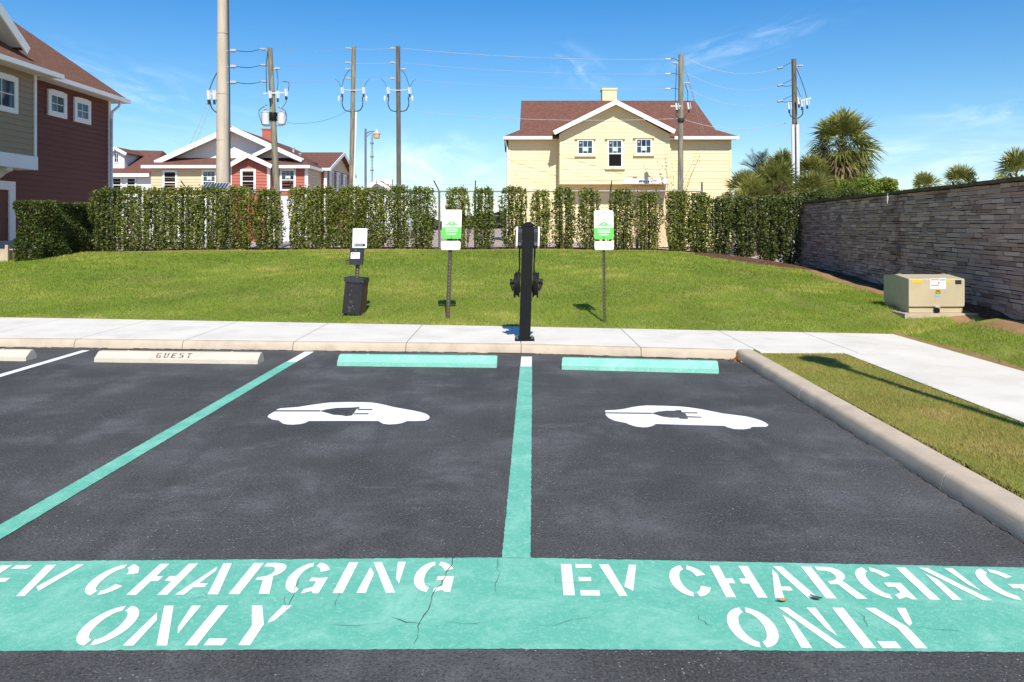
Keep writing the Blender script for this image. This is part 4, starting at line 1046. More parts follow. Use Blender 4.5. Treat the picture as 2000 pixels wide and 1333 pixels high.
# --- middle house, farther away
def middle_house():
    Y = 57.0; gz = .3
    root = thing('house', 'long house with tan and brick red siding and big white gable behind the concrete pole', 'house', (PX(450, Y), Y+3, gz))
    ze = PZ(322, Y-.5); zw = ze-.05
    x0, xm0, xm1, x1 = PX(295, Y), PX(448, Y), PX(527, Y), PX(601, Y)
    mb = MB(); siding(mb, [(0, gz), (xm0-x0, gz), (xm0-x0, zw), (0, zw)], (x0, Y), (1, 0), (0, -1), .22, .035); mb.quad((x0, Y, gz), (x0, Y+12, gz), (x0, Y+12, zw), (x0, Y, zw)); mb.build('tan_wall', 'siding_cream', root)
    mb = MB(); siding(mb, [(0, gz), (x1-xm0, gz), (x1-xm0, zw), (0, zw)], (xm0, Y), (1, 0), (0, -1), .22, .035); mb.build('red_wall', 'siding_brick_red', root)
    mb = MB(); mb.box(x0+.02, x1-.02, Y-.10, Y-.03, gz, PZ(384, Y)); mb.build('lower_wall', 'siding_white', root)
    # projecting red gable bay
    Yb = Y-.7; b0, b1 = PX(449, Yb), PX(527, Yb); bz = PZ(320, Yb); ba = PZ(303, Yb)
    mb = MB(); siding(mb, [(0, gz), (b1-b0, gz), (b1-b0, bz), ((b1-b0)*.46, ba), (0, bz)], (b0, Yb), (1, 0), (0, -1), .22, .035)
    for x in (b0, b1): mb.quad((x, Yb, gz), (x, Y, gz), (x, Y, bz), (x, Yb, bz))
    mb.build('bay_wall', 'siding_brick_red', root)
    mb = MB(); mb.box(b1-.18, b1+.03, Yb-.06, Yb+.02, gz, bz-.1); mb.box(x1-.2, x1+.03, Y-.06, Y+.02, gz, zw-.1); mb.box(b0-.03, b0+.14, Yb-.06, Yb+.02, gz, bz-.1); mb.build('corner_board', 'trim_white', root)
    yf = Yb-.5; pl, pa, pr = P(446, 321, yf), P(483, 300, yf), P(531, 322, yf)
    mb = MB(); mb.slab([pl, pa, pa+Vector((0, 3.4, 0)), pl+Vector((0, 1.2, 0))], .08); mb.slab([pa, pr, pr+Vector((0, 1.2, 0)), pa+Vector((0, 3.4, 0))], .08); mb.build('bay_roof', 'shingle', root)
    mb = MB(); d = Vector((0, -.04, -.14)); mb.beam(pl+d, pa+d, .06, .30); mb.beam(pr+d, pa+d+Vector((0, .005, 0)), .06, .30); mb.build('rake_board', 'trim_white', root)
    # skirt roof strip below the big gable
    ye = Y-.5; l, r = P(276, 322.5, ye), P(604, 322.5, ye); yt = Y+1.3
    mb = MB(); mb.slab([l, r, Vector((x1-.6, yt, PZ(308, yt))), Vector((x0+.2, yt, PZ(308, yt)))], .08); mb.slab([r, Vector((r.x, Y+4, r.z)), Vector((x1-.6, yt, PZ(308, yt)))], .08); mb.build('skirt_roof', 'shingle', root)
    mb = MB(); mb.box(l.x, PX(446, ye), ye-.08, ye+.02, l.z-.24, l.z-.02); mb.box(PX(532, ye), r.x, ye-.08, ye+.02, l.z-.24, l.z-.02); mb.build('gutter', 'trim_white', root)
    # big white gable
    yg = Y+1.2; g0, g1, ga = PX(322, yg), PX(582, yg), PX(452, yg); zb = PZ(309, yg); za = PZ(254, yg)
    mb = MB(); siding(mb, [(0, zb), (g1-g0, zb), (ga-g0, za)], (g0, yg), (1, 0), (0, -1), .25, .02); mb.build('gable_wall', 'siding_white', root)
    yr = Y+.2; L, A, Rr = P(303, 314.5, yr), P(452, 247, yr), P(592, 311, yr); dep = Vector((0, 15, 0))
    mb = MB(); mb.slab([L, A, A+dep, L+dep], .12); mb.slab([A, Rr, Rr+dep, A+dep], .12); ro = mb.build('main_roof', 'shingle', root)
    d = Vector((0, -.05, -.16)); mb = MB(); mb.beam(L+d, A+d, .08, .36); mb.beam(Rr+d, A+d+Vector((0, .006, 0)), .08, .36); mb.build('rake_board', 'trim_white', root)
    mb = MB(); o = Vector((0, .5, -.18)); mb.beam(L+o, A+o, .9, .03); mb.beam(Rr+o, A+o, .9, .03); mb.build('gable_soffit', 'soffit', root)
    # smaller gable in front of it
    yr2 = Y-.1; L2, A2, R2 = P(497, 301, yr2), P(531, 284, yr2), P(590, 310.5, yr2)
    L2b = P(478, 310, yr2)
    mb = MB(); mb.slab([L2b, A2, A2+Vector((0, 5, 0)), L2b+Vector((0, 5, 0))], .10); mb.slab([A2, R2, R2+Vector((0, 5, 0)), A2+Vector((0, 5, 0))], .10); mb.build('small_gable_roof', 'shingle', root)
    d = Vector((0, -.05, -.12)); mb = MB(); mb.beam(L2b+d, A2+d, .08, .26); mb.beam(R2+d, A2+d+Vector((0, .006, 0)), .08, .26); mb.build('rake_board', 'trim_white', root)
    yg2 = Y+.7; mb = MB(); siding(mb, [(0, PZ(309, yg2)), (PX(572, yg2)-PX(488, yg2), PZ(309, yg2)), (PX(531, yg2)-PX(488, yg2), PZ(290, yg2))], (PX(488, yg2), yg2), (1, 0), (0, -1), .25, .02); mb.build('gable_wall', 'siding_white', root)
    # chimney
    yc = 64.0; mb = MB(); mb.box(PX(512, yc), PX(531, yc), yc, yc+1, PZ(300, yc), PZ(254, yc)); mb.box(PX(510.5, yc), PX(532.5, yc), yc-.05, yc+1.05, PZ(254, yc), PZ(251.5, yc)); mb.build('chimney', 'siding_brick_red', ro)
    # right side wall going back, side wing with gable facing right
    yj = 61.0; XJ = PX(637, yj)
    mb = MB(); siding(mb, [(0, gz), (yj-Y, gz), (yj-Y, zw), (0, zw)], (x1, Y), (0, 1), (1, 0), .22, .035); mb.build('side_wall', 'siding_cream', root)
    mb = MB(); siding(mb, [(0, gz), (XJ-x1, gz), (XJ-x1, PZ(330, yj)), (0, PZ(330, yj))], (x1, yj), (1, 0), (0, -1), .22, .035)
    zj = PZ(329, yj); siding(mb, [(0, gz), (9, gz), (9, zj), (0, zj)], (XJ, yj), (0, 1), (1, 0), .22, .035); mb.build('wing_wall', 'siding_brick_red', root)
    mb = MB(); mb.box(XJ-.15, XJ+.05, yj-.06, yj+.15, gz, zj-.1); mb.build('corner_board', 'trim_white', root)
    mb = MB(); siding(mb, [(0, zj), (9, zj), (4.5, PZ(301, yj+4.5))], (XJ, yj), (0, 1), (1, 0), .25, .02); mb.build('wing_gable', 'siding_cream', root)
    ov = .45; za_ = PZ(298, yj+4.5); xg = XJ+ov
    mb = MB(); mb.slab([(xg, yj-.5, zj), (xg, yj+4.5, za_), (xg-9, yj+4.5, za_), (xg-9, yj-.5, zj)][::-1], .10); mb.slab([(xg, yj+9.5, zj), (xg-9, yj+9.5, zj), (xg-9, yj+4.5, za_), (xg, yj+4.5, za_)][::-1], .10); mb.build('wing_roof', 'shingle', root)
    mb = MB(); mb.beam((xg+.02, yj-.55, zj-.12), (xg+.02, yj+4.5, za_-.12), .06, .26); mb.beam((xg+.02, yj+9.55, zj-.12), (xg+.02, yj+4.5, za_-.12), .06, .26); mb.build('rake_board', 'trim_white', root)
    mb = MB(); mb.beam((x1-.1, yj-.58, zj-.12), (xg, yj-.58, zj-.12), .08, .20); mb.beam((r.x, Y-.55, l.z-.13), (r.x, yj-.6, l.z-.13), .08, .22); mb.build('gutter', 'trim_white', root)
    for k in range(3): window(root, (XJ, yj+1.6+2.5*k, PZ(372, yj+3)), (0, 1), (1, 0), 1.1, 1.35, .16, 1, 2)
    def w(pl, pr, pt, pb, yy, **k):
        tr = .15; a, b = PX(pl, yy), PX(pr, yy); z1, z0 = PZ(pt, yy), PZ(pb, yy); window(root, ((a+b)/2, yy, z0+tr), (1, 0), (0, -1), b-a-2*tr, z1-z0-2*tr, tr, **k)
    w(318, 347, 333, 380, Y, nx=1, ny=2, open_low=True); w(394, 424, 332, 378, Y, nx=3, ny=2, open_low=True, sticker=True); w(470, 500, 331, 378, Yb, nx=1, ny=2, open_low=True); w(547, 578, 330, 374, Y, nx=3, ny=2, open_low=True, sticker=True)
    for (px, py) in ((573, 291), (586, 302)):
        p = P(px, py, 62); mb = MB(); mb.lathe(p-Vector((0, 0, .5)), [(.08, 0), (.08, .5), (.13, .52), (.13, .6)], 8); mb.build('roof_vent', 'porcelain', ro)
middle_house()

# --- white wing at the far left
def white_wing():
    Y = 66.0; gz = .3
    root = thing('house', 'white house with brown roof and little dormer, between left house and tan wall', 'house', (PX(250, Y), Y, gz))
    x0, x1 = PX(150, Y), PX(296, Y); ze = PZ(340, Y)
    mb = MB(); siding(mb, [(0, gz), (x1-x0, gz), (x1-x0, ze), (0, ze)], (x0, Y), (1, 0), (0, -1), .25, .02); mb.quad((x1, Y, gz), (x1, Y+9, gz), (x1, Y+9, ze), (x1, Y, ze)); mb.build('wall', 'siding_white', root)
    yr = Y+5; a, b = P(150, 339, Y-.5), P(292, 339, Y-.5); c, d = P(318, 295, yr), P(150, 291, yr)
    mb = MB(); mb.slab([a, b, c, d], .12); mb.slab([b, Vector((b.x, yr+5, b.z)), c], .12); ro = mb.build('roof', 'shingle', root)
    mb = MB(); mb.beam(a+Vector((0, -.05, -.15)), b+Vector((0, -.05, -.15)), .1, .28); mb.build('gutter', 'trim_white', root)
    yd = Y+.7; q0, q1 = PX(213, yd), PX(243, yd); zt = PZ(300, yd); zb = PZ(327, yd)
    mb = MB(); siding(mb, [(0, zb-.4), (q1-q0, zb-.4), (q1-q0, zt), ((q1-q0)*.42, PZ(289, yd)), (0, zt)], (q0, yd), (1, 0), (0, -1), .25, .02); mb.quad((q1, yd, zb-.4), (q1, yd+3, zb-.4), (q1, yd+3, zt), (q1, yd, zt)); mb.build('dormer_wall', 'siding_white', root)
    l, ap, r = P(209, 300, yd-.3), P(225, 287, yd-.3), P(247, 299, yd-.3)
    mb = MB(); dd = Vector((0, 4.2, 0)); mb.slab([l, ap, ap+dd, l+dd], .08); mb.slab([ap, r, r+dd, ap+dd], .08); mb.build('dormer_roof', 'shingle', root)
    mb = MB(); e = Vector((0, -.04, -.12)); mb.beam(l+e, ap+e, .06, .24); mb.beam(r+e, ap+e, .06, .24); mb.build('rake_board', 'trim_white', root)
    window(root, (PX(228, yd), yd, PZ(317, yd)), (1, 0), (0, -1), .32, .68, .06, 2, 2)
    window(root, (PX(229, Y), Y, PZ(374, Y)), (1, 0), (0, -1), .62, 1.05, .12, 1, 2, open_low=True); window(root, (PX(257, Y), Y, PZ(374, Y)), (1, 0), (0, -1), .62, 1.05, .12, 1, 2, open_low=True)
white_wing()

# --- small far house
def far_house():
    Y = 95.0; gz = .3; root = thing('house', 'small pale far house, gable and chimney peeping over the hedge', 'house', (PX(745, Y), Y, gz))
    x0, x1 = PX(708, Y), PX(800, Y); ze = PZ(378, Y); ax = PX(735, Y)
    mb = MB(); siding(mb, [(0, gz), (x1-x0, gz), (x1-x0, ze), (0, ze)], (x0, Y), (1, 0), (0, -1), .3, .02); mb.quad((x1, Y, gz), (x1, Y+10, gz), (x1, Y+10, ze), (x1, Y, ze))
    siding(mb, [(0, ze), (PX(770, Y)-x0, ze), (ax-x0, PZ(356, Y))], (x0, Y), (1, 0), (0, -1), .3, .02); mb.build('wall', 'siding_white', root)
    l, a, r = P(702, 378, Y-.6), P(735, 351, Y-.6), P(772, 372, Y-.6); d = Vector((0, 12, 0))
    mb = MB(); mb.slab([l, a, a+d, l+d], .15); mb.slab([a, r, r+d, a+d], .15); ro = mb.build('roof', 'shingle', root)
    mb = MB(); e = Vector((0, -.05, -.2)); mb.beam(l+e, a+e, .1, .4); mb.beam(r+e, a+e, .1, .4); mb.build('rake_board', 'trim_white', root)
    mb = MB(); mb.box(PX(750, Y+3), PX(765, Y+3), Y+3, Y+4.2, PZ(375, Y), PZ(347, Y)); mb.build('chimney', 'siding_white', ro)
far_house()

# ------------------------------------------------------------------ utility poles and wires
def zground(Y, x): return 0.3
def pole_body(root, top, bot, r0, r1, m):
    mb = MB(); n = 6; pts = [bot.lerp(top, i/n) for i in range(n+1)]; mb.tube(pts, r0, 14, r1); return mb.build('pole', m, root, True)
def insulator(root, pole_pt, side, rad, m='porcelain'):
    mb = MB(); a = Vector(pole_pt); d = Vector((side, -.1, 0)).normalized()
    mb.tube([a+d*rad*.8, a+d*(rad+.09)], .02, 6); p = a+d*(rad+.09)
    for q in (0.0, .06, .12): mb.tube([p+d*q, p+d*(q+.018), p+d*(q+.035)], .062, 10, .045)
    mb.tube([p, p+d*.19], .03, 8); mb.build('insulator', m, root, True); return p+d*.19
def utility(label, ptop, pbot, Y, wt, wb, m):
    top, bot = P(*ptop, Y), P(*pbot, Y); dz = (bot-top); k = (0.2-top.z)/dz.z; base = top+dz*k
    root = thing('utility_pole', label, 'utility pole', base, 'poles of the power line')
    pole_body(root, top, base, wb/F*Y/2*1.05, wt/F*Y/2, m)
    return root, (lambda py: top+dz*((PZ(py, Y)-top.z)/dz.z)), wt/F*Y/2
def jumper(root, pts, r=.014, name='jumper_cable', m='cable'):
    # smooth curve through points
    pts = [Vector(p) for p in pts]; out = []
    for i in range(len(pts)-1):
        p0, p1, p2, p3 = pts[max(i-1, 0)], pts[i], pts[i+1], pts[min(i+2, len(pts)-1)]
        for q in range(6):
            t = q/6; out.append(0.5*((2*p1)+(p2-p0)*t+(2*p0-5*p1+4*p2-p3)*t*t+(3*p1-p0-3*p2+p3)*t**3))
    out.append(pts[-1]); mb = MB(); mb.tube(out, r, 6); return mb.build(name, m, root, True)
def cutout(root, p, s=1):
    """fuse cut-out: slanted porcelain body with dark tube and bracket"""
    mb = MB(); p = Vector(p); mb.tube([p+Vector((0, 0, .20*s)), p+Vector((.05*s, -.03, -.18*s))], .055*s, 8); mb.tube([p+Vector((.09, -.08, .2*s)), p+Vector((.16*s, -.1, -.16*s))], .022*s, 6)
    o = mb.build('fuse_cutout', 'tank_grey', root, True)
    mb = MB(); mb.tube([p+Vector((.05*s, -.03, -.18*s)), p+Vector((.06*s, -.03, -.36*s))], .05*s, 8); mb.build('arrester', 'cable', o, True)
ends = {}
# big concrete pole
t, b = P(434, -60, 25), P(435.5, 365, 25); base = Vector((b.x, 25, .3))
cp = thing('concrete_pole', 'tall tapered pale concrete pole rising out of the picture top', 'utility pole', base)
mb = MB(); mb.tube([base, base.lerp(Vector((t.x, 25, t.z)), .5), Vector((t.x, 25, t.z))], .235, 24, .145); mb.build('pole', 'pole_concrete', cp, True)
mb = MB()
for py in (67, 185, 275): 
    q = P(434.5, py, 25); rr = .235+(.145-.235)*(q.z-.3)/(t.z-.3); mb.lathe(q, [(rr+.002, -.006), (rr+.004, 0), (rr+.002, .006)], 24)
mb.build('seam', 'joint_dirt', cp)
tubeline('conduit', 'cable', cp, [P(449.5, 360, 24.95), P(448.3, 180, 24.95), P(445, -55, 24.95)], .022)
for i, py in enumerate((100, 131, 162)):
    q = P(436, py, 25); ends['c%d' % i] = insulator(cp, q, 1, .17)
mb = MB(); q = P(424, 185, 25); mb.beam(q, q+Vector((-.30, -.1, .02)), .04, .06); mb.build('bracket', 'tank_grey', cp)
for dx in (-.30, -.12): cutout(cp, P(424, 187, 24.9)+Vector((dx, 0, 0)), .8)
jumper(cp, [P(425, 140, 24.9), P(415, 160, 24.9), P(407, 182, 24.9)]); jumper(cp, [P(410, 196, 24.9), P(414, 212, 24.9), P(424, 221, 24.9)], .02); jumper(cp, [P(405, 195, 24.9), P(392, 235, 24.9), P(368, 290, 24.9)], .008, 'guy_wire', 'bright_wire'); jumper(cp, [P(412, 200, 24.9), P(398, 240, 24.9), P(376, 290, 24.9)], .008, 'guy_wire', 'bright_wire')
# transformer pole
Yt = 30.0
tp, at, r = utility('leaning wooden pole carrying two white drum transformers', (527, 94), (540, 368), Yt, 9.5, 14, 'wood_pole')
for i, py in enumerate((97, 128, 160)): ends['t%d' % i] = insulator(tp, at(py), -1, r)
ends['u0'] = insulator(tp, at(135), 1, r)
def drum(px, pt, pb):
    top, bot = P(px, pt, Yt-.05), P(px, pb, Yt-.05); h = top.z-bot.z; rr = .155
    mb = MB(); mb.lathe(bot, [(rr-.02, 0), (rr, .02), (rr, h*.93), (rr+.012, h*.935), (rr+.012, h*.965), (rr*.75, h), (.05, h+.02)], 20); d = mb.build('transformer', 'tank_grey', tp, True)
    mb = MB(); mb.lathe(top+Vector((-.02, 0, 0)), [(.035, 0), (.05, .05), (.035, .07), (.05, .12), (.035, .14), (.045, .18), (.015, .24)], 10); mb.build('bushing', 'porcelain', d, True)
    mb = MB(); mb.beam(Vector((bot.x, Yt-.05, bot.z+h*.55)), Vector((at((pt+pb)/2).x, Yt, bot.z+h*.55)), .06, .12); mb.build('bracket', 'galvanized', d)
    mb = MB(); mb.lathe(Vector((bot.x, Yt-.05-rr+.005, bot.z+h*.45)), [(.01, 0)]*2, 6) if False else None
drum(519, 219, 245); drum(550, 220, 244)
for (px, py) in ((526, 186), (541, 186), (557, 182)): cutout(tp, P(px, py, Yt-.2), .75)
mb = MB(); q = at(184); mb.beam(q+Vector((-.3, -.1, 0)), q+Vector((.5, -.1, .03)), .05, .05); mb.build('cross_bar', 'tank_grey', tp)
jumper(tp, [P(523, 100, Yt-.2), P(520, 130, Yt-.2), P(521, 180, Yt-.2)]); jumper(tp, [P(540, 135, Yt-.2), P(543, 160, Yt-.2), P(540, 183, Yt-.2)], .012); jumper(tp, [P(552, 160, Yt-.2), P(564, 162, Yt-.2), P(563, 178, Yt-.2)], .012)
jumper(tp, [P(522, 205, Yt-.2), P(508, 214, Yt-.2), P(506, 224, Yt-.2), P(514, 245, Yt-.2), P(528, 246, Yt-.2)], .012); jumper(tp, [P(543, 210, Yt-.2), P(556, 216, Yt-.2), P(560, 232, Yt-.2), P(553, 245, Yt-.2), P(540, 246, Yt-.2)], .012); jumper(tp, [P(562, 190, Yt-.2), P(556, 205, Yt-.2), P(548, 212, Yt-.2)], .01)
mb = MB(); q = at(229); mb.lathe(q-Vector((0, 0, .14)), [(.16, 0), (.165, .01), (.165, .3), (.16, .31)], 14); mb.build('clamp_band', 'black_metal', tp, True)
# two slender poles with switch arms
def switch_pole(label, ptop, pbot, Y, w, m, conduit):
    root, at, r = utility(label, ptop, pbot, Y, w, w+1.2, m)
    cx = (ptop[0]+pbot[0])/2
    for i, py in enumerate((95, 123, 154)): ends['%s%d' % (label[:14], i)] = insulator(root, at(py), -1, r)
    side = 1 if not conduit else -1
    insulator(root, at(136), side, r)
    q = at(178); mb = MB(); mb.beam(q+Vector((-.58, -.12, .06)), q+Vector((0, -.12, 0)), .05, .05); mb.beam(q+Vector((0, -.12, 0)), q+Vector((.58, -.12, .06)), .05, .05); mb.build('switch_arm', 'porcelain', root)
    for dx in (-23, 21): cutout(root, P(cx+dx*.95, 178, Y-.15), .85)
    for s in (-1, 1):
        jumper(root, [P(cx+s*19, 190, Y-.15), P(cx+s*20, 205, Y-.15), P(cx+s*14, 216, Y-.15), P(cx+s*3, 218, Y-.15)], .026)
        mb = MB(); q = P(cx+s*27, 192, Y-.15); mb.lathe(q-Vector((0, 0, .18)), [(.03, 0), (.055, .05), (.055, .22), (.03, .3)], 8); mb.build('arrester', 'tank_grey', root, True)
        jumper(root, [P(cx+s*22, 176, Y-.15), P(cx+s*26, 163, Y-.15), P(cx+s*34, 154, Y-.15)], .010)
    jumper(root, [P(cx+side*4, 136, Y-.15), P(cx+side*14, 148, Y-.15), P(cx+side*22, 172, Y-.15)], .014)
    if conduit:
        tubeline('conduit', 'conduit', root, [P(pbot[0]+5, 372, Y-.18), P(cx+5.5, 290, Y-.18), P(cx+7.0, 219, Y-.18)], .055)
    return root, at, r
switch_pole('slim wooden pole with white conduit up its right side, left of the street lamp', (691, 92), (686, 368), 38, 8, 'wood_pole', True)
switch_pole('dark slim wooden pole with curved switch cables, right of the street lamp', (777.5, 91), (779, 372), 38, 8, 'wood_dark', False)
# pole in front of the yellow house
hp, at5, r5 = utility('weathered wooden pole in front of the yellow house', (1330, 107), (1329, 380), 35, 9.5, 11.5, 'wood_pole')
for i, py in enumerate((116, 145, 174)):
    q = P(1304, py, 35); mb = MB(); mb.tube([q+Vector((-.1, 0, 0)), q+Vector((.12, 0, .0))], .045, 8); mb.build('insulator', 'porcelain', hp, True); ends['h%d' % i] = q
    jumper(hp, [q+Vector((.12, 0, 0)), P(1316, py-1, 35), P(1326, py+1 if i else py+4, 35)], .012)
insulator(hp, at5(124), -1, r5); insulator(hp, at5(163), 1, r5)
mb = MB(); q = at5(209); mb.beam(q+Vector((-.50, -.2, 0)), q+Vector((-.05, -.2, 0)), .07, .07); mb.build('cross_bar', 'porcelain', hp); cutout(hp, P(1320, 209, 34.8), .8); cutout(hp, P(1343, 208, 34.8), .8)
jumper(hp, [P(1322, 125, 34.8), P(1320, 165, 34.8), P(1319, 200, 34.8)], .014); jumper(hp, [P(1338, 166, 34.8), P(1343, 180, 34.8), P(1343, 200, 34.8)], .014); jumper(hp, [P(1318, 222, 34.8), P(1326, 232, 34.8), P(1333, 236, 34.8), P(1342, 222, 34.8)], .018)
mb = MB(); q = at5(236); mb.lathe(q-Vector((0, 0, .08)), [(r5+.02, 0), (r5+.04, .02), (r5+.04, .16), (r5+.02, .18)], 12); mb.build('clamp_band', 'cable', hp, True)
# right pole with paired conduits
rp, at6, r6 = utility('wooden pole with two tall white conduits near the palm tree', (1550.5, 116), (1554, 392), 34, 9, 10, 'wood_dark')
for sx in (-5.2, 3.8): tubeline('conduit', 'conduit', rp, [P(1555+sx, 520, 33.75), P(1554.5+sx, 310, 33.75), P(1553.5+sx, 244, 33.75)], .075)
for i, py in enumerate((131, 165, 196)):
    q = P(1524, py+2, 34); mb = MB(); mb.tube([q+Vector((-.12, 0, -.02)), q+Vector((.1, 0, .02))], .045, 8); mb.build('insulator', 'galvanized', rp, True); ends['r%d' % i] = q
    jumper(rp, [q, P(1538, py-5, 34), P(1549, py-10, 34)], .012)
    if i: jumper(rp, [q, P(1536, py+4, 34), P(1549, py+2, 34)], .012)
insulator(rp, at6(129), 1, r6)
for (px, py) in ((1539, 208), (1564, 203), (1574, 200), (1558, 198)): cutout(rp, P(px, py, 33.7), .8)
mb = MB(); q = at6(200); mb.beam(q+Vector((.05, -.25, 0)), q+Vector((.6, -.3, .12)), .06, .06); mb.build('cross_bar', 'tank_grey', rp)
jumper(rp, [P(1556, 134, 33.7), P(1566, 160, 33.7), P(1574, 184, 33.7), P(1577, 198, 33.7)], .014); jumper(rp, [P(1556, 170, 33.7), P(1562, 185, 33.7), P(1566, 196, 33.7)], .012); jumper(rp, [P(1568, 212, 33.7), P(1567, 224, 33.7), P(1558, 232, 33.7)], .024); jumper(rp, [P(1541, 214, 33.7), P(1544, 226, 33.7), P(1552, 232, 33.7)], .02)
# spans
def span(a, b, sag, label, r=.013, m='bright_wire'):
    a, b = Vector(a), Vector(b); n = 26
    pts = [a.lerp(b, i/n)-Vector((0, 0, sag*4*(i/n)*(1-i/n))) for i in range(n+1)]
    mb = MB(); mb.tube(pts, r, 5); tag(mb.build('power_line', m, smooth=True), label, 'power line', 'overhead wires')
nm = ('uppermost', 'middle', 'lowest')
k3, k4 = 'slim wooden po', 'dark slim wood'
for i in range(3):
    span(ends['c%d' % i], ends['t%d' % i], .06, f'{nm[i]} dark wire between the concrete pole and the transformer pole', .012, 'cable')
    span(ends['t%d' % i]+Vector((.7, 0, 0)), ends[k3+str(i)], .12, f'{nm[i]} wire between the transformer pole and the slim conduit pole', .007)
    span(ends[k3+str(i)], ends[k4+str(i)], .05, f'{nm[i]} short wire between the two slim switch poles', .006)
    span(ends[k4+str(i)]+Vector((.55, 0, 0)), ends['h%d' % i], .18, f'{nm[i]} long wire from the slim poles to the yellow house pole', (.010, .006, .005)[i])
    span(ends['h%d' % i]+Vector((.85, 0, .05)), ends['r%d' % i], .45, f'{nm[i]} sagging wire between the yellow house pole and the palm side pole', (.009, .006, .006)[i])
span(P(560, 240, 30), P(684, 214, 38), .25, 'low dark neutral wire right of the transformer drums', .006, 'cable')
span(P(782, 215, 38), P(1325, 232, 35), .25, 'low neutral wire crossing in front of the yellow house roof', .010)
span(P(1334, 233, 35), P(1550, 237, 34), .40, 'low neutral wire from the yellow house pole to the palm side pole', .009)
span(P(1335, 118, 35), P(1371, 262, 38), .0, 'steep guy wire right of the yellow house pole, left one', .010); span(P(1337, 128, 35), P(1380, 275, 38.6), .0, 'steep guy wire right of the yellow house pole, right one', .010)

# street lamp, mast, solar panel
Yl = 44.0
lp = thing('street_lamp', 'slim grey street lamp with amber bowl between the two slim poles', 'street lamp', (PX(714, Yl), Yl, .3))
mb = MB(); mb.tube([(PX(714, Yl), Yl, .3), (PX(714, Yl), Yl, PZ(252, Yl))], .075, 12, .06); mb.build('pole', 'galvanized', lp, True)
mb = MB(); mb.tube([P(714, 262, Yl), P(722, 257, Yl), P(731, 257, Yl)], .035, 8); mb.build('arm', 'galvanized', lp, True)
mb = MB(); mb.tube([P(714, 269, Yl), P(722, 262, Yl), P(728, 259, Yl)], .02, 6); mb.build('brace', 'galvanized', lp, True)
q = P(736, 271, Yl); mb = MB(); mb.lathe(q, [(.13, 0), (.17, .03), (.19, .20), (.195, .25)], 16); lb = mb.build('lamp_bowl', 'lamp_glass', lp, True)
mb = MB(); mb.lathe(q+Vector((0, 0, .25)), [(.22, 0), (.22, .03), (.10, .13), (.07, .24), (.03, .28)], 16); mb.build('lamp_housing', 'porcelain', lp, True)
mb = MB(); Ym = 120.0; x = PX(726.5, Ym); z1 = PZ(262, Ym)
for (dx, dy) in ((-.14, 0), (.14, 0), (0, .24)): mb.tube([(x+dx, Ym+dy, .3), (x+dx, Ym+dy, z1)], .03, 4)
for k in range(30):
    z = .6+k*(z1-1)/30; mb.tube([(x-.14, Ym, z), (x+.14, Ym, z+.35)], .018, 3); 
for k in range(7): mb.lathe((x, Ym, 1.5+k*2.1), [(.28, 0), (.28, .18)], 6)
tag(mb.build('radio_mast', 'galvanized'), 'thin far lattice mast just right of the street lamp pole', 'mast')
Yp = 23.6
sp = thing('solar_panel', 'small tilted solar panel above the hedge at the concrete pole', 'solar panel', (PX(422, Yp), Yp, .7))
c = P(422, 363, Yp); ax, ay, az = Vector((1, 0, 0)), Vector((.09, .5, .86)).normalized(), Vector((0, -.86, .5))
ay = Vector((0.09, .80, .60)).normalized(); az = ax.cross(ay)
mb = MB(); mb.obox(c, ax, ay, az, -.375, .375, -.15, .15, -.02, 0); mb.build('frame', 'bright_wire', sp)
for k in range(8):
    mb = MB(); mb.obox(c, ax, ay, az, -.36+k*.09+.012, -.36+k*.09+.078, -.13, .13, .002, .006); mb.build('cell', 'solar_cell', sp)
tubeline('post', 'galvanized', sp, [(c.x, Yp+.02, .6), (c.x, Yp+.02, c.z-.03)], .03)

# ------------------------------------------------------------------ trees and palms
def fan_leaf(o, d, size, rg, droop=.35, n=21, pet=.6):
    """one palmate leaf: petiole then radiating blades; returns quads"""
    o = np.array(o); d = np.array(d)/np.linalg.norm(d)
    up = np.array([0, 0, 1.0]); s = np.cross(d, up)
    if np.linalg.norm(s) < .05: s = np.array([1.0, 0, 0])
    s /= np.linalg.norm(s); nrm = np.cross(s, d)
    roll = rg.normal(0, .5); s, nrm = s*math.cos(roll)+nrm*math.sin(roll), nrm*math.cos(roll)-s*math.sin(roll)
    out = []; hub = o+d*pet*size-up*droop*.25*size*pet
    w = .012*size+.004
    out.append([o-s*w, o+s*w, hub+s*w*.7, hub-s*w*.7])
    for i in range(n):
        a = R(-105+210*i/(n-1))+rg.normal(0, .05); L = size*(.75+.25*math.cos(a))*rg.uniform(.85, 1.08)
        v = d*math.cos(a)+s*math.sin(a)+nrm*rg.normal(.06, .06); v /= np.linalg.norm(v); q = np.cross(v, nrm); q /= np.linalg.norm(q)
        ww = L*.034+.004; m = hub+v*L*.55-up*droop*.06*L; t = hub+v*L-up*droop*L*rg.uniform(.25, .7)
        out.append([hub, m-q*ww, m+q*ww, hub]); out.append([m-q*ww, t, t, m+q*ww])
    return out
def quads_to(name, qs, rnd, m, root):
    return fast_mesh(name, np.array(qs).reshape(-1, 3), 4, rnd, m, root)
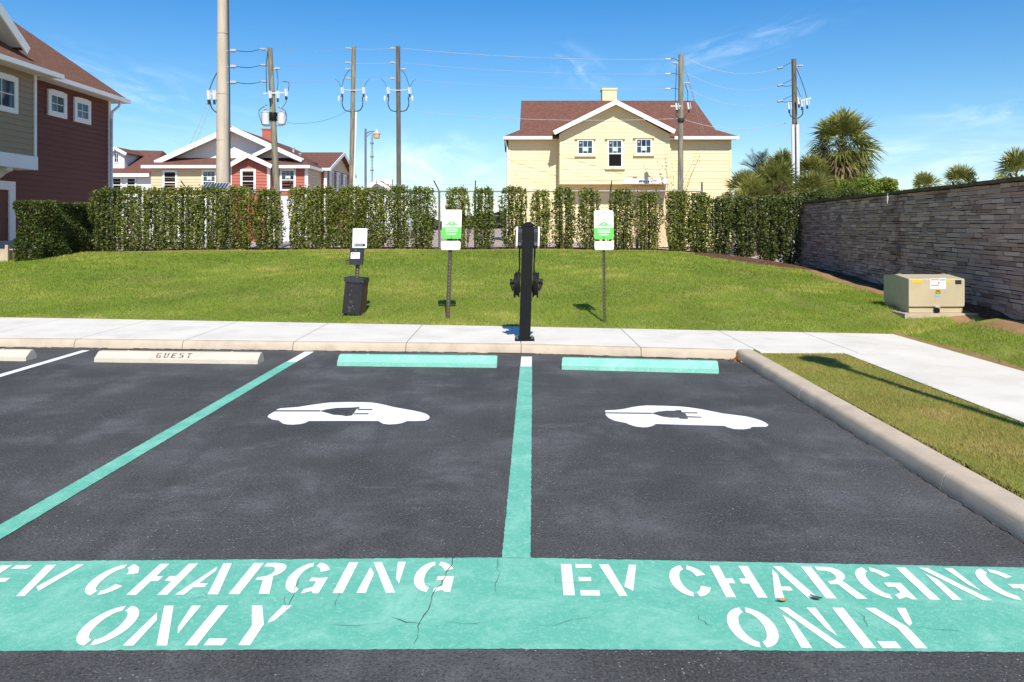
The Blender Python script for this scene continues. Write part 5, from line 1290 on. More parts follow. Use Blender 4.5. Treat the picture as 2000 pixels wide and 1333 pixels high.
def fan_palm(label, px, py, Y, crown, n, zbase, seed, dead=0, group='palms behind the stone wall', name='palm_tree', m='palm_leaf', trunk=True, squash=1.0, el0=-35):
    rg = np.random.default_rng(seed); c = P(px, py, Y)
    root = thing(name, label, 'palm' if name == 'palm_tree' else 'shrub', (c.x, Y, zbase), group)
    qs = []; rn = []; C = np.array(c)
    for i in range(n):
        az = i*2.399+rg.normal(0, .2); el = R(el0+(90-el0)*((i+.5)/n)**0.9)+rg.normal(0, .1)
        d = np.array([math.cos(az)*math.cos(el), math.sin(az)*math.cos(el), math.sin(el)*squash+.02])
        f = fan_leaf(C+np.array([0, 0, .12*math.sin(el)]), d, crown*rg.uniform(.42, .62), rg, .75 if el < .5 else .35, 21, .75)
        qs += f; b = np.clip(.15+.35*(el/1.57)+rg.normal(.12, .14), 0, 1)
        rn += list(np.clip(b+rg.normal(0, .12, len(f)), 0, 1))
    quads_to('crown', qs, rn, m, root)
    if dead:
        qs = []; rn = []
        for i in range(dead):
            az = rg.random()*6.283; el = R(rg.uniform(-78, -15)); d = np.array([math.cos(az)*math.cos(el), math.sin(az)*math.cos(el), math.sin(el)])
            f = fan_leaf(C-np.array([0, 0, rg.uniform(0.0, .42)*crown]), d, crown*rg.uniform(.42, .56), rg, .8, 11, .7); qs += f; rn += list(np.clip(rg.normal(.45, .25, len(f)), 0, 1))
        quads_to('dead_fronds', qs, rn, 'palm_dead', root)
    if trunk:
        mb = MB(); k = 14; pts = [Vector((c.x+.05*math.sin(i*1.3), Y, zbase+(c.z-zbase)*i/k)) for i in range(k+1)]; mb.tube(pts, .21, 12, .17)
        for i in range(60):
            z = zbase+(c.z-zbase)*(.25+.75*i/60); a = i*2.4; p = Vector((c.x+math.cos(a)*.17, Y+math.sin(a)*.17, z)); mb.beam(p, p+Vector((math.cos(a)*.16, math.sin(a)*.16, .28)), .10, .03)
        mb.build('trunk', 'palm_trunk', root)
    return root
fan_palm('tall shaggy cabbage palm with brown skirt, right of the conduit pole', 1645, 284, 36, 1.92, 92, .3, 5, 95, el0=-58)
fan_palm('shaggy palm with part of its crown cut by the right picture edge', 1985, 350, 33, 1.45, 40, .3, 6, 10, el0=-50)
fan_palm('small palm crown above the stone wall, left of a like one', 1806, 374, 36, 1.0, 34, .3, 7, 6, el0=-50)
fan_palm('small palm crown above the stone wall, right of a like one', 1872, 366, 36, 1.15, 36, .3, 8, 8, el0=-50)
# palmettos left and right of the conduit pole
PAL = [(1450, 382, 33, 1.1, 'low fan palm right beside the yellow house corner'), (1500, 372, 34.5, 1.2, 'fan palm under the feathery palm, left of the conduit pole'),
       (1530, 338, 36, 1.15, 'tallest fan palm left of the conduit pole'), (1520, 365, 32, 1.2, 'low fan palm touching the left side of the conduit pole'),
       (1586, 352, 35, 1.25, 'fan palm between the conduit pole and the cabbage palm'), (1690, 390, 33, 1.15, 'yellow green fan palm under the cabbage palm, on its right'),
       (1640, 394, 32, 1.05, 'low fan palm in front of the cabbage palm trunk'), (1470, 392, 31, 1.0, 'lowest fan palm in the gap above the dark hedge end'), (1590, 385, 30.5, 1.1, 'low fan palm just right of the conduit pole foot')]
for i, (px, py, Y, s, lab) in enumerate(PAL):
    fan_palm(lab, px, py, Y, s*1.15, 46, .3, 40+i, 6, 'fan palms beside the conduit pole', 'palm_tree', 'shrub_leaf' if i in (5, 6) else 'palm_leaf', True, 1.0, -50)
def feather_palm():
    rg = np.random.default_rng(3); Y = 40; c = P(1484, 344, Y); root = thing('palm_tree', 'grey green feathery date palm right of the yellow house', 'palm', (c.x, Y, .3), 'fan palms beside the conduit pole')
    qs = []; rn = []; C = np.array(c)
    for i in range(26):
        az = i*2.399; el = R(rg.uniform(5, 80)); L = rg.uniform(1.3, 1.7); d = np.array([math.cos(az)*math.cos(el), math.sin(az)*math.cos(el), math.sin(el)])
        pts = [C+d*L*t-np.array([0, 0, .55*L*t*t*math.cos(el)]) for t in np.linspace(0, 1, 15)]
        s = np.cross(d, [0, 0, 1.0]); s /= np.linalg.norm(s)
        for a, b in zip(pts[:-1], pts[1:]): qs.append([a-s*.012, a+s*.012, b+s*.01, b-s*.01]); rn.append(.2)
        for j in range(2, 15):
            for sg in (1, -1):
                for off in (0, .5):
                    p = pts[j-1]*(1-off)+pts[j]*off; l = .42*math.sin(math.pi*(j+off)/16.5)+.08; v = s*sg*.8+d*.6+np.array([0, 0, rg.normal(.12, .1)]); v /= np.linalg.norm(v); t = p+v*l; w = d*.014
                    qs.append([p-w, p+w, t+w*.2, t-w*.2]); rn.append(np.clip(rg.normal(.45, .22), 0, 1))
    quads_to('crown', qs, rn, 'palm_grey', root)
    mb = MB(); mb.tube([(c.x, Y, .3), (c.x+.04, Y, (c.z+.3)/2), (c.x, Y, c.z)], .2, 12, .16); mb.build('trunk', 'palm_trunk', root)
feather_palm()
def bush(label, px, py, Y, rx, rz, k, seed, m='shrub_leaf', group='bushes behind the wall and hedge', size=.12, name='bush', kind='bush'):
    rg = np.random.default_rng(seed); c = P(px, py, Y); zb = .3
    root = thing(name, label, kind, (c.x, Y, zb), group)
    nc = 26; ctr = rg.normal(0, 1, (nc, 3)); ctr /= np.linalg.norm(ctr, axis=1)[:, None]; ctr *= rg.random((nc, 1))**.4*.78; rad = rg.uniform(.2, .42, nc)
    j = rg.integers(0, nc, k); u = rg.normal(0, 1, (k, 3)); u /= np.linalg.norm(u, axis=1)[:, None]
    loc = ctr[j]+u*(rad[j]*rg.random(k)**.35)[:, None]
    pts = loc*np.array([rx, rx*.8, rz])+np.array(c)
    r = np.clip(rg.random(k)*.6+.22*(loc[:, 2]+.3)+.12*np.sin(j*3.7), 0, 1)
    ok = pts[:, 2] > zb+.02; pts, u, r = pts[ok], u[ok], r[ok]
    fast_mesh('foliage', leaf_cloud(pts, u*.4, size, .45), 4, r, m, root)
    mb = MB()
    for i in range(7): mb.tube([(c.x+rg.uniform(-.1, .1), Y, zb-.1), (c.x+rg.uniform(-.4, .4)*rx, Y+rg.uniform(-.3, .3), (zb+c.z)/2), (c.x+ctr[i, 0]*rx*.8, Y+ctr[i, 1]*rx*.6, c.z+ctr[i, 2]*rz*.7)], .05, 6, .015)
    mb.build('trunk', 'bark', root)
bush('dense bright bush above the left end of the stone wall', 1716, 374, 31, .95, .75, 5200, 61, size=.13)
bush('low dark bush between the conduit pole foot and the wall top', 1592, 398, 27, .8, .55, 4200, 62, 'hedge_leaf_dark', size=.10)
bush('low dark bush peeping over the left stretch of the stone wall', 1655, 394, 27.5, .9, .5, 4200, 63, 'hedge_leaf_dark', size=.10)
bush('broad dark thicket behind the fan palms by the yellow house', 1515, 382, 42, 2.0, 1.2, 6500, 64, 'far_leaf', size=.17)
bush('broad dark thicket behind the cabbage palm', 1625, 385, 42, 2.6, 1.2, 6500, 65, 'far_leaf', size=.17)
bush('thin wispy shrub above the wall, left of the palm at the right edge', 1896, 352, 34, .35, .45, 260, 66, 'far_leaf', size=.10)
bush('small bush on the wall top where two wall lengths meet', 1765, 385, 30, .5, .35, 1500, 67, 'shrub_leaf', size=.10)
# strappy yucca over the hedge left of the lamp
def yucca():
    rg = np.random.default_rng(9); Y = 24.5; c = P(702, 372, Y); root = thing('yucca', 'spiky light green yucca poking above the hedge at the street lamp', 'plant', (c.x, Y, .7)); qs = []; rn = []
    for i in range(70):
        az = rg.random()*6.283; el = R(rg.uniform(15, 88)); L = rg.uniform(.35, .62); d = np.array([math.cos(az)*math.cos(el), math.sin(az)*math.cos(el), math.sin(el)]); s = np.cross(d, [0.1, 0, 1.0]); s /= np.linalg.norm(s); o = np.array(c)-np.array([0, 0, .3])
        m_ = o+d*L*.5; t = o+d*L-np.array([0, 0, .06]); qs += [[o-s*.012, o+s*.012, m_+s*.018, m_-s*.018], [m_-s*.018, m_+s*.018, t, t]]; rn += [rg.uniform(.5, 1)]*2
    quads_to('leaves', qs, rn, 'shrub_leaf', root); tubeline('stem', 'bark', root, [(c.x, Y, .6), (c.x, Y, c.z-.25)], .05)
yucca()
# spindly young tree against the yellow wall
def sapling():
    rg = np.random.default_rng(12); Y = 30; x = PX(1312, Y); root = thing('young_tree', 'spindly young tree with few dry leaves against the yellow house', 'tree', (x, Y, .5)); mb = MB(); tips = []
    for i in range(11):
        a = rg.uniform(-1, 1); hx = PX(1312+a*70 if i > 3 else 1300+a*18, Y); hz = PZ(rg.uniform(265, 345), Y); b0 = Vector((x+rg.uniform(-.15, .25), Y, .5)); p1 = Vector((b0.x+(hx-b0.x)*.35, Y+rg.uniform(-.2, .2), .5+(hz-.5)*.6)); p2 = Vector((hx, Y+rg.uniform(-.3, .3), hz)); mb.tube([b0, p1, p2], .014, 5, .004)
        for q in range(5): tips.append(p1.lerp(p2, rg.uniform(.1, 1)))
    mb.build('branches', 'bark', root); k = len(tips)*3; pts = np.repeat(np.array([list(t) for t in tips]), 3, 0)+rg.normal(0, .05, (k, 3))
    fast_mesh('leaves', leaf_cloud(pts, np.zeros((k, 3)), .075), 4, np.clip(rg.normal(.4, .25, k), 0, 1), 'palm_dead', root)
sapling()
# far wood on the horizon
def far_wood():
    k = 30000; ang = RNG.uniform(-1.0, 1.0, k); dist = RNG.uniform(170, 230, k); x = dist*np.tan(ang)*.9; prof = 4.2+1.5*np.sin(x*.06)+1.2*np.sin(x*.17+1)+.8*np.sin(x*.43)
    z = .5+RNG.random(k)*np.maximum(prof, 1.5); pts = np.stack([x, dist, z], 1); ok = np.abs(x) < 260
    struct(fast_mesh('far_wood', leaf_cloud(pts[ok], np.zeros((ok.sum(), 3)), 1.5, .7), 4, RNG.random(ok.sum()), 'far_leaf'), 'stuff')
far_wood()

# ------------------------------------------------------------------ stone wall
def stone_wall():
    A = Vector((8.30, 22.6, 0)); d = Vector((-1.35, -12.04, 0)).normalized(); L = 17.5; nv = Vector((d.y, -d.x, 0)); 
    if nv.x > 0: nv = -nv
    root = thing('stone_wall', 'long grey brown ledgestone wall with dark mossy coping on the right', 'wall', A+d*6+Vector((0, 0, .3)))
    zt = 2.16
    mb = MB(); mb.obox(A, d, -nv, Vector((0, 0, 1)), 0, L, .0, .25, .1, zt); mb.build('wall_core', 'mortar', root)
    piers = [(0.0, .36), (7.15, .50), (14.3, .50)]
    vs = []; rn = []; z = .12
    rg = np.random.default_rng(77)
    def block(s0, s1, z0, z1, off, r):
        pts = []
        j = rg.normal(0, .004, (4, 2))
        f = [A+d*(s0+j[0, 0])+Vector((0, 0, z0+j[0, 1]))+nv*off, A+d*(s1+j[1, 0])+Vector((0, 0, z0+j[1, 1]))+nv*(off+rg.normal(0, .005)), A+d*(s1+j[2, 0])+Vector((0, 0, z1+j[2, 1]))+nv*(off+rg.normal(0, .005)), A+d*(s0+j[3, 0])+Vector((0, 0, z1+j[3, 1]))+nv*off]
        b = [A+d*s+Vector((0, 0, zz))-nv*.02 for s, zz in ((s0, z0), (s1, z0), (s1, z1), (s0, z1))]
        q = [f]+[[f[i], b[i], b[(i+1) % 4], f[(i+1) % 4]] for i in range(4)]
        for qq in q: vs.extend([tuple(p) for p in qq]); rn.append(r)
    while z < zt-.02:
        ch = min(rg.choice([.05, .06, .07, .08]), zt-z); s = -rg.random()*.3
        while s < L:
            ln = rg.uniform(.16, .52); s0, s1 = max(s, 0), min(s+ln, L)
            if s1-s0 > .03:
                # long stones may be two thin courses
                off = rg.uniform(.008, .040); pier = any(p0 <= (s0+s1)/2 <= p0+w for p0, w in piers)
                if pier: off += .07
                r = np.clip(rg.normal(.48, .20), 0, 1); 
                if ch > .078 and rg.random() < .4:
                    block(s0+.004, s1-.004, z+.003, z+ch*.5-.002, off, r); block(s0+.004, s1-.004, z+ch*.5+.002, z+ch-.003, off+rg.uniform(-.008, .012), np.clip(rg.normal(.48, .2), 0, 1))
                else: block(s0+.005, s1-.005, z+.005, z+ch-.004, off, r)
            s += ln
        z += ch
    fast_mesh('stone_facing', vs, 4, rn, 'stone', root)
    mb = MB(); s = 0
    while s < L:
        ln = min(.9, L-s); mb.obox(A, d, -nv, Vector((0, 0, 1)), s+.003, s+ln-.003, -.085, .33, zt+.002, zt+.055+random.uniform(-.006, .006)); s += ln
    mb.build('coping', 'coping', root)
    for p0, w in piers[:2]:
        q = A+d*(p0+w*.6)+nv*.13+Vector((0, 0, zt-.05)); mb = MB(); mb.tube([q+Vector((0, 0, .07)), q, q+Vector((-.01, -.02, -.14))], .022, 6, .012); mb.build('drip_stain', 'porcelain', root)
stone_wall()

# ------------------------------------------------------------------ charging pedestal
def pedestal():
    b = G(1025, 667, .102); Y = b.y; k = Y/F
    root = thing('charging_pedestal', 'black charging pedestal with two side chargers and coiled cables on the sidewalk', 'charging station', b)
    lean = Vector((6.5*k/1.40, 0, 1)).normalized(); hw = 11*k; dp = .07
    H_ = (667-446)*k
    ax, ay = Vector((1, 0, 0)), Vector((0, 1, 0))
    mb = MB(); mb.box(b.x-.122, b.x+.122, b.y-.0, b.y+.22, .102, .128); bp = mb.build('base_plate', 'black_metal', root)
    for sx in (-.095, .095):
        for sy in (.025, .195):
            mb = MB(); mb.lathe((b.x+sx, b.y+sy, .128), [(.014, 0), (.014, .014), (.008, .02)], 8); mb.build('bolt', 'galvanized', bp)
    c = b+Vector((0, .11, .026)); mb = MB()
    mb.obox(c, ax, ay, lean, -hw, hw, -dp, dp, 0, H_); mb.build('post', 'black_metal', root)
    mb = MB(); t = c+lean*H_; mb.obox(t, ax, ay, lean, -hw-.008, hw+.008, -dp-.008, dp+.008, 0, .022)
    v = [t+ax*sx*(hw+.002)+ay*sy*(dp+.002)+lean*.022 for sx, sy in ((-1, -1), (1, -1), (1, 1), (-1, 1))]; ap = [t+ax*sx*.028+ay*sy*.028+lean*.05 for sx, sy in ((-1, -1), (1, -1), (1, 1), (-1, 1))]
    mb.add(v+ap, [(0, 1, 5, 4), (1, 2, 6, 5), (2, 3, 7, 6), (3, 0, 4, 7), (4, 5, 6, 7)]); mb.build('post_cap', 'black_metal', root)
    def at(py): return c+lean*((667-py)*k)
    for s in (-1, 1):
        # charger body: dark back shell against the post, white front cover facing sideways
        p = at(489); w0, w1 = hw+.004, hw+.055
        mb = MB(); z1 = .265; 
        prof = [(.0, .03), (.03, .0), (.20, .0), (.24, .03), (z1, .09), (z1, .17), (.22, .21), (.04, .21), (0, .17)]
        pts = [p+ax*s*w0+ay*(q-.11)+lean*zz for zz, q in prof]; mb.extrude(pts, ax*s*(w1-w0)); ch = mb.build('charger', 'dark_plastic', root)
        pts = [p+ax*s*(w1+.001)+ay*(q*1.1-.12)+lean*(zz*1.04-.006) for zz, q in prof]; mb = MB(); mb.extrude(pts, ax*s*.022); mb.build('front_cover', 'white_plastic', ch)
        mb = MB(); mb.tube([p+ax*s*(w0+.025)+ay*-.115+lean*.055, p+ax*s*(w0+.025)+ay*-.14+lean*.05], .02, 10); mb.build('cable_gland', 'galvanized', ch, True)
        # conduit stub and holster
        q = at(556); hz = MB(); pr = [(-.03, -.06), (.05, -.075), (.12, -.05), (.14, 0), (.12, .06), (-.03, .05)]
        pts = [q+ax*s*(hw+.012)+ay*yv+lean*(zz-.02) for zz, yv in pr]; hz.extrude(pts, ax*s*.05); ho = hz.build('holster', 'black_rubber', root)
        gun = MB(); o = q+ax*s*(hw+.062); gun.tube([o, o+ax*s*.04+lean*.004], .036, 14); gun.tube([o+ax*s*.04, o+ax*s*.075+lean*-.004], .042, 14, .038); gun.tube([o+ax*s*.06+lean*-.01, o+ax*s*.03+lean*-.11+ay*-.03], .022, 10, .017)
        gun.build('plug', 'black_rubber', ho, True)
        # cable coil hanging over the holster
        co = MB()
        for loop in range(5):
            pts = []; cx_ = q+ax*s*(hw+.018+.014*loop)+lean*(.0-.008*loop)+ay*(-.01)
            for i in range(29):
                a = 2*math.pi*i/28; ry, rz = .115+.012*(loop % 3), .125+.014*((loop*2) % 3)
                pts.append(cx_+ay*math.cos(a)*ry+lean*(math.sin(a)*rz-.01)+ax*.004*math.sin(2*a+loop))
            co.tube(pts, .0105, 8)
        co.build('cable_coil', 'black_rubber', root, True)
        jumper(root, [at(489)+ax*s*(w0+.02)+ay*.02, at(505)+ax*s*(w0+.022)+ay*.03, at(530)+ax*s*(w0+.018)+ay*.02, at(545)+ax*s*(w0+.04)+ay*.08], .011, 'charging_cable', 'black_rubber')
        jumper(root, [at(560)+ax*s*(hw+.04)+ay*-.09, at(578)+ax*s*(hw+.03)+ay*-.05, at(585)+ax*s*(hw+.02), at(572)+ax*s*(hw+.03)+ay*.06], .011, 'charging_cable', 'black_rubber')
pedestal()

# ------------------------------------------------------------------ charging signs
def rrect(w, h, r, n=5):
    pts = []
    for cx, cy, a0 in ((w/2-r, h/2-r, 0), (-w/2+r, h/2-r, 90), (-w/2+r, -h/2+r, 180), (w/2-r, -h/2+r, 270)):
        pts += [(cx+r*math.cos(R(a0+90*i/n)), cy+r*math.sin(R(a0+90*i/n))) for i in range(n+1)]
    return pts
def charging_sign(label, base_px, top_px, rows, lean_px, pw=1.0):
    bx, by_ = base_px; zb = .10
    b = G(bx, by_, zb); b.z = float(H(b.x, b.y))-.02; Y = b.y; k = Y/F
    root = thing('parking_sign', label, 'sign', b, 'charging signs on the lawn edge')
    top = P(top_px[0], top_px[1], Y); ax = Vector((1, 0, 0)); up = (top-b).normalized(); ny = Vector((0, -1, 0))
    mb = MB(); Lp = (top-b).length
    # U channel post: web and two flanges, holes as small dark inserts
    mb.obox(b, ax, -ny, up, -.024*pw, .024*pw, .012, .018, 0, Lp); mb.obox(b, ax, -ny, up, -.030*pw, -.024*pw, -.006, .018, 0, Lp); mb.obox(b, ax, -ny, up, .024*pw, .030*pw, -.006, .018, 0, Lp)
    po = mb.build('post', 'post_steel', root)
    mb = MB(); z = .08
    while z < Lp-.75: mb.obox(b, ax, -ny, up, -.006*pw, .006*pw, .0095, .012, z, z+.016); z += .05
    mb.build('post_holes', 'hole_light', po)
    def panel(pl, pr, pt, pb, nm):
        c = P((pl+pr)/2, (pt+pb)/2, Y); w = (pr-pl)*k; h = (pb-pt)*k; c = c+ny*.02
        mb = MB(); mb.extrude([c+ax*x+up*z for x, z in rrect(w, h, .028)], -ny*.004); return mb.build(nm, 'sign_white', root), c, w, h
    (pl, pr, pt, pb), (ql, qr, qt, qb) = rows
    o, c, w, h = panel(pl, pr, pt, pb, 'sign_panel')
    # green lower part
    lo = [(x, z) for x, z in rrect(w-.004, h-.004, .026) if z < 0]; zc = -h*.10
    pts = [(-w/2+.002, zc)]+sorted([q for q in lo if q[0] < 0], key=lambda q: -q[1])+sorted([q for q in lo if q[0] >= 0], key=lambda q: q[1])+[(w/2-.002, zc)]
    pts = [q for q in pts if q[1] <= zc+1e-6]
    mb = MB(); mb.extrude([c+ax*x+up*z+ny*.003 for x, z in pts][::-1], -ny*.002); g = mb.build('green_field', 'sign_green', o)
    def row(zf, wf, m, hf=.030, gap=3):
        z = zf*h; mb = MB(); n = max(3, int(wf*14)); 
        rg = random.Random(int(zf*1000)); x = -wf*w/2
        while x < wf*w/2-.008:
            l = rg.uniform(.008, .022); mb.obox(c+ny*.0045, ax, ny, up, x, min(x+l, wf*w/2), 0, .001, z-hf*h/2, z+hf*h/2); x += l+.004
        mb.build('text_row', m, o)
    row(.36, .50, 'sign_grey_text', .026); row(.28, .56, 'sign_grey_text', .026); row(.19, .76, 'sign_grey_text', .034)
    row(-.17, .64, 'sign_white', .040); row(-.245, .64, 'sign_white', .040); row(-.335, .50, 'sign_white', .036)
    # car picture
    car = [(-.31, -.03), (-.30, .0), (-.22, .02), (-.12, .085), (.02, .10), (.12, .08), (.20, .03), (.29, .005), (.32, -.03)]
    mb = MB(); mb.extrude([c+ax*x*w+up*(z*h+.0)+ny*.003 for x, z in car][::-1], -ny*.002); mb.build('car_picture', 'sign_green', o)
    mb = MB(); mb.extrude([c+ax*x*w+up*(z*h)+ny*.0055 for x, z in [(-.10, .0), (-.06, .06), (.04, .07), (.10, .03), (.04, .0)]][::-1], -ny*.002); mb.build('leaf_picture', 'sign_pale_green', o)
    for xc in (-.18, .19):
        mb = MB(); mb.extrude([c+ax*(xc*w+.014*math.cos(q*.628))+up*(-.032*h+.014*math.sin(q*.628))+ny*.006 for q in range(10)][::-1], -ny*.002); mb.build('wheel_picture', 'sign_grey_text', o)
    for z in (.44, -.44):
        mb = MB(); mb.tube([c+up*z*h+ny*.003, c+up*z*h+ny*.011], .007, 8); mb.build('bolt', 'post_steel', o)
    o2, c, w, h = panel(ql, qr, qt, qb, 'lower_panel')
    mb = MB()
    for (x, wd) in ((-.34, .05), (-.20, .16), (.0, .06), (.09, .22)): mb.obox(c+ny*.003, ax, ny, up, x*w, (x+wd)*w, 0, .001, -.10*h, .12*h)
    mb.build('text_row', 'sign_grey_text', o2)
    mb = MB(); mb.tube([c+up*.36*h+ny*.003, c+up*.36*h+ny*.01], .006, 8); mb.build('bolt', 'post_steel', o2)
charging_sign('green and white charging sign on the steeper post left of the pedestal', (874.5, 628), (882, 412), ((863.5, 901.5, 410, 467), (861.5, 899.5, 471, 488.5)), 8)
charging_sign('green and white charging sign on a thin post right of the pedestal', (1180.5, 634), (1178.5, 412), ((1160, 1198, 411.5, 468), (1161, 1198.5, 471.5, 488.5)), 0, 0.62)

# ------------------------------------------------------------------ pet waste station
def pet_station():
    b = G(692, 623, .10); Y = b.y; k = Y/F; b.z = float(H(b.x, b.y))-.01
    root = thing('pet_waste_station', 'pet waste station with black bin, bag dispenser and white sign on the lawn edge', 'waste bin', b)
    ax = Vector((1, 0, 0)); ny = Vector((0, -1, 0)); top = P(703, 450, Y); up = (top-b).normalized(); Lp = (top-b).length
    mb = MB(); mb.obox(b, ax, -ny, up, -.024, .024, .012, .018, 0, Lp); mb.obox(b, ax, -ny, up, -.030, -.024, -.006, .018, 0, Lp); mb.obox(b, ax, -ny, up, .024, .030, -.006, .018, 0, Lp); po = mb.build('post', 'post_steel', root)
    mb = MB(); z = .05
    while z < Lp-.3: mb.obox(b, ax, -ny, up, -.007, .007, .0095, .012, z, z+.018); z += .045
    mb.build('post_holes', 'hole_light', po)
    # bin: tapered box with lid band, brown side, perforated front
    def q(px, py): return P(px, py, Y)+ny*.03
    fl, fr, br_, bl = q(675, 552), q(708, 553), q(705, 614), q(668.5, 612); d = -ny*.30
    bw = MB(); fr2, br2 = q(709.5, 553), q(704.5, 616)
    dep = Vector((.03, .28, 0))
    bk = [p+dep for p in (fl, fr2, br2, bl)]
    bw.add([fl, fr2, br2, bl]+bk, [(3, 2, 1, 0), (4, 5, 6, 7), (0, 1, 5, 4), (2, 3, 7, 6), (3, 0, 4, 7), (1, 2, 6, 5)]); bi = bw.build('bin', 'bin_black', root)
    mb = MB(); e = Vector((.004, 0, 0)); mb.add([fr2+e, br2+e, br2+dep+e, fr2+dep+e], [(0, 1, 2, 3)]); mb.build('side_panel', 'bin_brown', bi)
    mb = MB(); l0, l1, l2, l3 = q(673, 541.5), q(711, 544), q(711, 553), q(673.5, 551)
    mb.add([p+ny*.012 for p in (l0, l1, l2, l3)]+[p+dep*1.04 for p in (l0, l1, l2, l3)], [(3, 2, 1, 0), (4, 5, 6, 7), (0, 1, 5, 4), (2, 3, 7, 6), (3, 0, 4, 7), (1, 2, 6, 5)]); mb.build('lid', 'dark_plastic', bi)
    mb = MB(); rg = random.Random(4)
    for i in range(13):
        for j in range(22):
            u_, v_ = .08+.8*i/12, .10+.82*j/21
            t_ = max(0, 1-abs(u_-.47-.12*(v_-.8))/(.10+.30*max(0, v_-.45)))*(.15+v_)
            if rg.random() > t_*.45: continue
            a_ = fl.lerp(fr, u_); c_ = bl.lerp(br_, u_); p = a_.lerp(c_, v_)+ny*.002; mb.obox(p, ax, ny, up, -.0055, .0055, 0, .0012, -.004, .004)
    mb.build('perforation', 'perforation', bi)
    mb = MB(); mb.obox(P(697, 620, Y), ax, -ny, Vector((0, 0, 1)), -.06, .06, .0, .20, -.03, .04); mb.build('bin_foot', 'bin_black', bi)
    # bag dispenser
    c = P(697, 501, Y)+ny*.05; mb = MB(); w = .105; h = .26
    pr = [(-w, -h/2), (w*.9, -h/2), (w, -h/2+.03), (w, h/2), (-w*.95, h/2), (-w, h/2-.02)]
    mb.extrude([c+ax*x+up*z for x, z in pr][::-1], -ny*.07); di = mb.build('dispenser', 'dark_plastic', root)
    mb = MB(); mb.obox(c, ax, ny, up, -.085, .055, .0, .003, -.035, .062); mb.build('label', 'sign_white', di)
    mb = MB(); mb.obox(c, ax, ny, up, -.070, -.045, .003, .004, .038, .05); mb.build('text_row', 'cable', di)
    mb = MB(); mb.tube([c+ny*.001+up*.095+ax*-.01, c+ny*.01+up*.095+ax*-.01], .013, 10); mb.build('lock', 'galvanized', di)
    mb = MB(); mb.tube([c+ax*-.10+up*-.05, c+ax*-.135+up*-.055, c+ax*-.15+up*-.085, c+ax*-.12+up*-.12], .018, 8); mb.build('bag_flap', 'bin_brown', di)
    # white sign (the square code is left blank), black bar with pale word
    c = P(703.5, 465.5, Y)+ny*.03; w, h = 28*k, 38*k; up2 = Vector((.03, 0, 1)).normalized()
    mb = MB(); mb.extrude([c+ax*x+up2*z for x, z in rrect(w, h, .008)][::-1], -ny*.004); sg = mb.build('sign_panel', 'sign_white', root)
    mb = MB(); mb.obox(c, ax, ny, up2, -w*.40, w*.38, .0, .002, -h*.42, -h*.28); bar = mb.build('black_bar', 'dark_plastic', sg)
    mb = MB(); x = -w*.22
    for l in (.012, .009, .012, .008, .012, .010, .011):
        mb.obox(c, ax, ny, up2, x, x+l, .002, .003, -h*.375, -h*.325); x += l+.004
    mb.build('text_row', 'sign_grey_text', bar)
    mb = MB(); mb.obox(c, ax, ny, up2, -w*.37, -w*.29, .002, .003, -h*.385, -h*.315); mb.build('arrow', 'sign_white', bar)
pet_station()

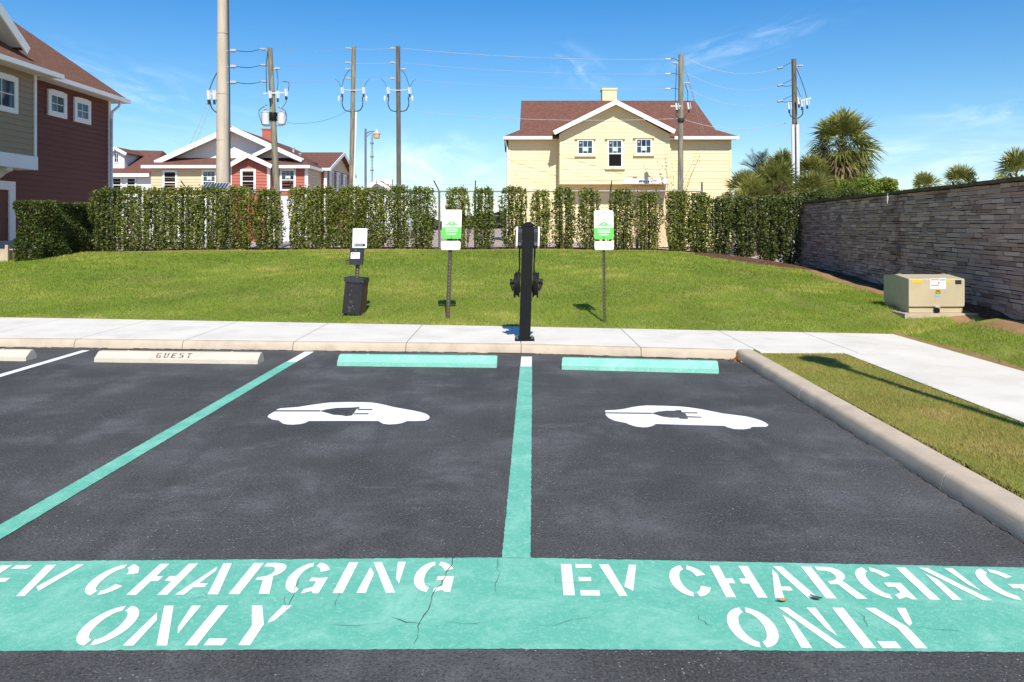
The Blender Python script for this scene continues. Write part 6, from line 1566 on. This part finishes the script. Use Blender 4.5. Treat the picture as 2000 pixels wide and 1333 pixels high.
# ------------------------------------------------------------------ transformer cabinet
def cabinet():
    Y = 11.15; k = Y/F; zb = PZ(611.5, Y); x0, x1 = PX(1775, Y), PX(1884, Y); zt = PZ(545, Y); zm = PZ(599, Y); D = .86
    root = thing('transformer_cabinet', 'beige green transformer cabinet with warning labels on a concrete pad', 'transformer', ((x0+x1)/2, Y+.3, zb))
    mb = MB(); mb.box(x0-.10, x1+.14, Y-.09, Y+D+.15, zb-.35, zb-.004); mb.build('pad', 'kerb_concrete', root)
    sk = .20   # rear edge leans left as the body runs with the wall
    def sh(x, y): return x+(y-Y)*.06
    mb = MB(); a = [(sh(x0+.015, Y+.03), Y+.03), (sh(x1-.015, Y+.03), Y+.03), (sh(x1-.015, Y+D), Y+D), (sh(x0+.015, Y+D), Y+D)]; mb.slab([(x, y, zm+.02) for x, y in a], zm+.02-zb); mb.build('base_sill', 'cabinet_green', root)
    zbk = zt+.036
    f = [Vector((x0, Y, zm)), Vector((x1, Y, zm)), Vector((x1, Y, zt-.012)), Vector((x1-.006, Y+.012, zt)), Vector((x0+.006, Y+.012, zt)), Vector((x0, Y, zt-.012))]
    mb = MB(); bkp = [Vector((sh(x0, Y+D), Y+D, zm)), Vector((sh(x1, Y+D), Y+D, zm)), Vector((sh(x1, Y+D), Y+D, zt)), Vector((sh(x0, Y+D), Y+D, zt))]
    mid = [Vector((sh(x0, Y+D*.55), Y+D*.55, zbk)), Vector((sh(x1, Y+D*.55), Y+D*.55, zbk))]
    vs = f+bkp+mid   # 0..5 front, 6..9 back, 10,11 ridge
    mb.add(vs, [(0, 1, 2, 5), (5, 2, 3, 4), (4, 3, 11, 10), (10, 11, 8, 9), (9, 8, 7, 6), (0, 5, 4, 10, 9, 6), (1, 7, 8, 11, 3, 2), (0, 6, 7, 1)])
    hd = mb.build('hood', 'cabinet_green', root)
    for px in (1756, 1842):
        yy = Y+D*.62; mb = MB(); mb.lathe((PX(px, yy), yy, zbk-.02), [(.035, 0), (.035, .03), (.02, .036)], 10); mb.build('lift_lug', 'galvanized', hd)
    def lab(pl, pr, pt, pb, m, nm='label', off=.003, par=None):
        mb = MB(); mb.box(PX(pl, Y), PX(pr, Y), Y-off, Y-off+.002, PZ(pb, Y), PZ(pt, Y)); return mb.build(nm, m, par or hd)
    y1 = lab(1781, 1801, 547, 553, 'label_yellow', 'warning_label')
    for (a, b_) in ((1784, 1786.5), (1787.5, 1789), (1790, 1792.5), (1793.5, 1795), (1796, 1799)): lab(a, b_, 549, 551.2, 'cabinet_green', 'text_row', .0045, y1)
    w1 = lab(1816.5, 1834, 544.5, 565, 'sign_white', 'warning_label'); w2 = lab(1834.6, 1847.5, 543.5, 565, 'sign_white', 'warning_label')
    lab(1818, 1833.5, 546, 547.8, 'label_red', 'red_bar', .0045, w1); lab(1818, 1833, 556.5, 558.3, 'label_red', 'red_bar', .0045, w1); lab(1835.5, 1846.5, 545.5, 548.5, 'label_blue', 'blue_bar', .0045, w2); lab(1832, 1834.2, 551.5, 554, 'cable', 'text_row', .0055, w1)
    for r_ in range(3): lab(1819, 1830-r_*2, 549.6+r_*2, 550.3+r_*2, 'sign_grey_text', 'text_row', .0045, w1); lab(1836, 1845-r_, 551+r_*3, 551.8+r_*3, 'sign_grey_text', 'text_row', .0045, w2)
    lab(1849, 1854.8, 545.5, 553, 'label_yellow', 'warning_label'); lab(1865.5, 1877.5, 547.5, 555.5, 'dark_plastic', 'vent_plate')
    n5 = lab(1825.5, 1837.5, 566, 574, 'label_yellow', 'number_label')
    # 25 on the yellow label
    seg = {'2': [(0, 1, .86, 1), (.72, 1, .5, 1), (0, 1, .43, .57), (0, .28, 0, .5), (0, 1, 0, .14)], '5': [(0, 1, .86, 1), (0, .28, .5, 1), (0, 1, .43, .57), (.72, 1, 0, .5), (0, 1, 0, .14)]}
    for ch, l in (('2', 1827), ('5', 1832.2)):
        mb = MB()
        for a, b_, c_, d_ in seg[ch]: mb.box(PX(l+a*4.2, Y), PX(l+b_*4.2, Y), Y-.0065, Y-.004, PZ(573.2-c_*6.4, Y), PZ(573.2-d_*6.4, Y))
        mb.build('digit', 'cable', n5)
    lab(1826.5, 1836, 575, 579.5, 'label_blue', 'label')
    mb = MB(); xx = PX(1830, Y); mb.box(xx-.035, xx+.035, Y-.03, Y+.0, zm-.012, zm+.004); mb.build('hasp', 'porcelain', root)
    mb = MB(); mb.box(xx-.03, xx+.025, Y-.03, Y+.02, zm-.085, zm-.03); mb.tube([(xx-.018, Y-.005, zm-.03), (xx-.014, Y-.005, zm-.008), (xx+.01, Y-.005, zm-.008), (xx+.014, Y-.005, zm-.03)], .006, 6); mb.build('padlock', 'black_metal', root)
cabinet()

# ------------------------------------------------------------------ lamp post beside the walk (its shadow falls on the verge)
def lamp_post():
    b = Vector((3.97, 4.0, .102)); h = 4.55
    root = thing('lamp_post', 'slim black lamp post with lantern on the side walk, seen by its shadow', 'street lamp', b)
    mb = MB(); mb.lathe(b, [(.16, 0), (.16, .04), (.10, .10), (.085, .5), (.05, .56), (.045, h-.5)], 16); mb.build('pole', 'black_metal', root, True)
    mb = MB(); mb.lathe(b+Vector((0, 0, h-.5)), [(.05, 0), (.12, .06), (.16, .45), (.17, .47)], 12); mb.build('lantern', 'lamp_glass', root, True)
    mb = MB(); mb.lathe(b+Vector((0, 0, h-.03)), [(.21, 0), (.20, .04), (.08, .16), (.02, .24)], 12); mb.build('lantern_cap', 'black_metal', root, True)
lamp_post()
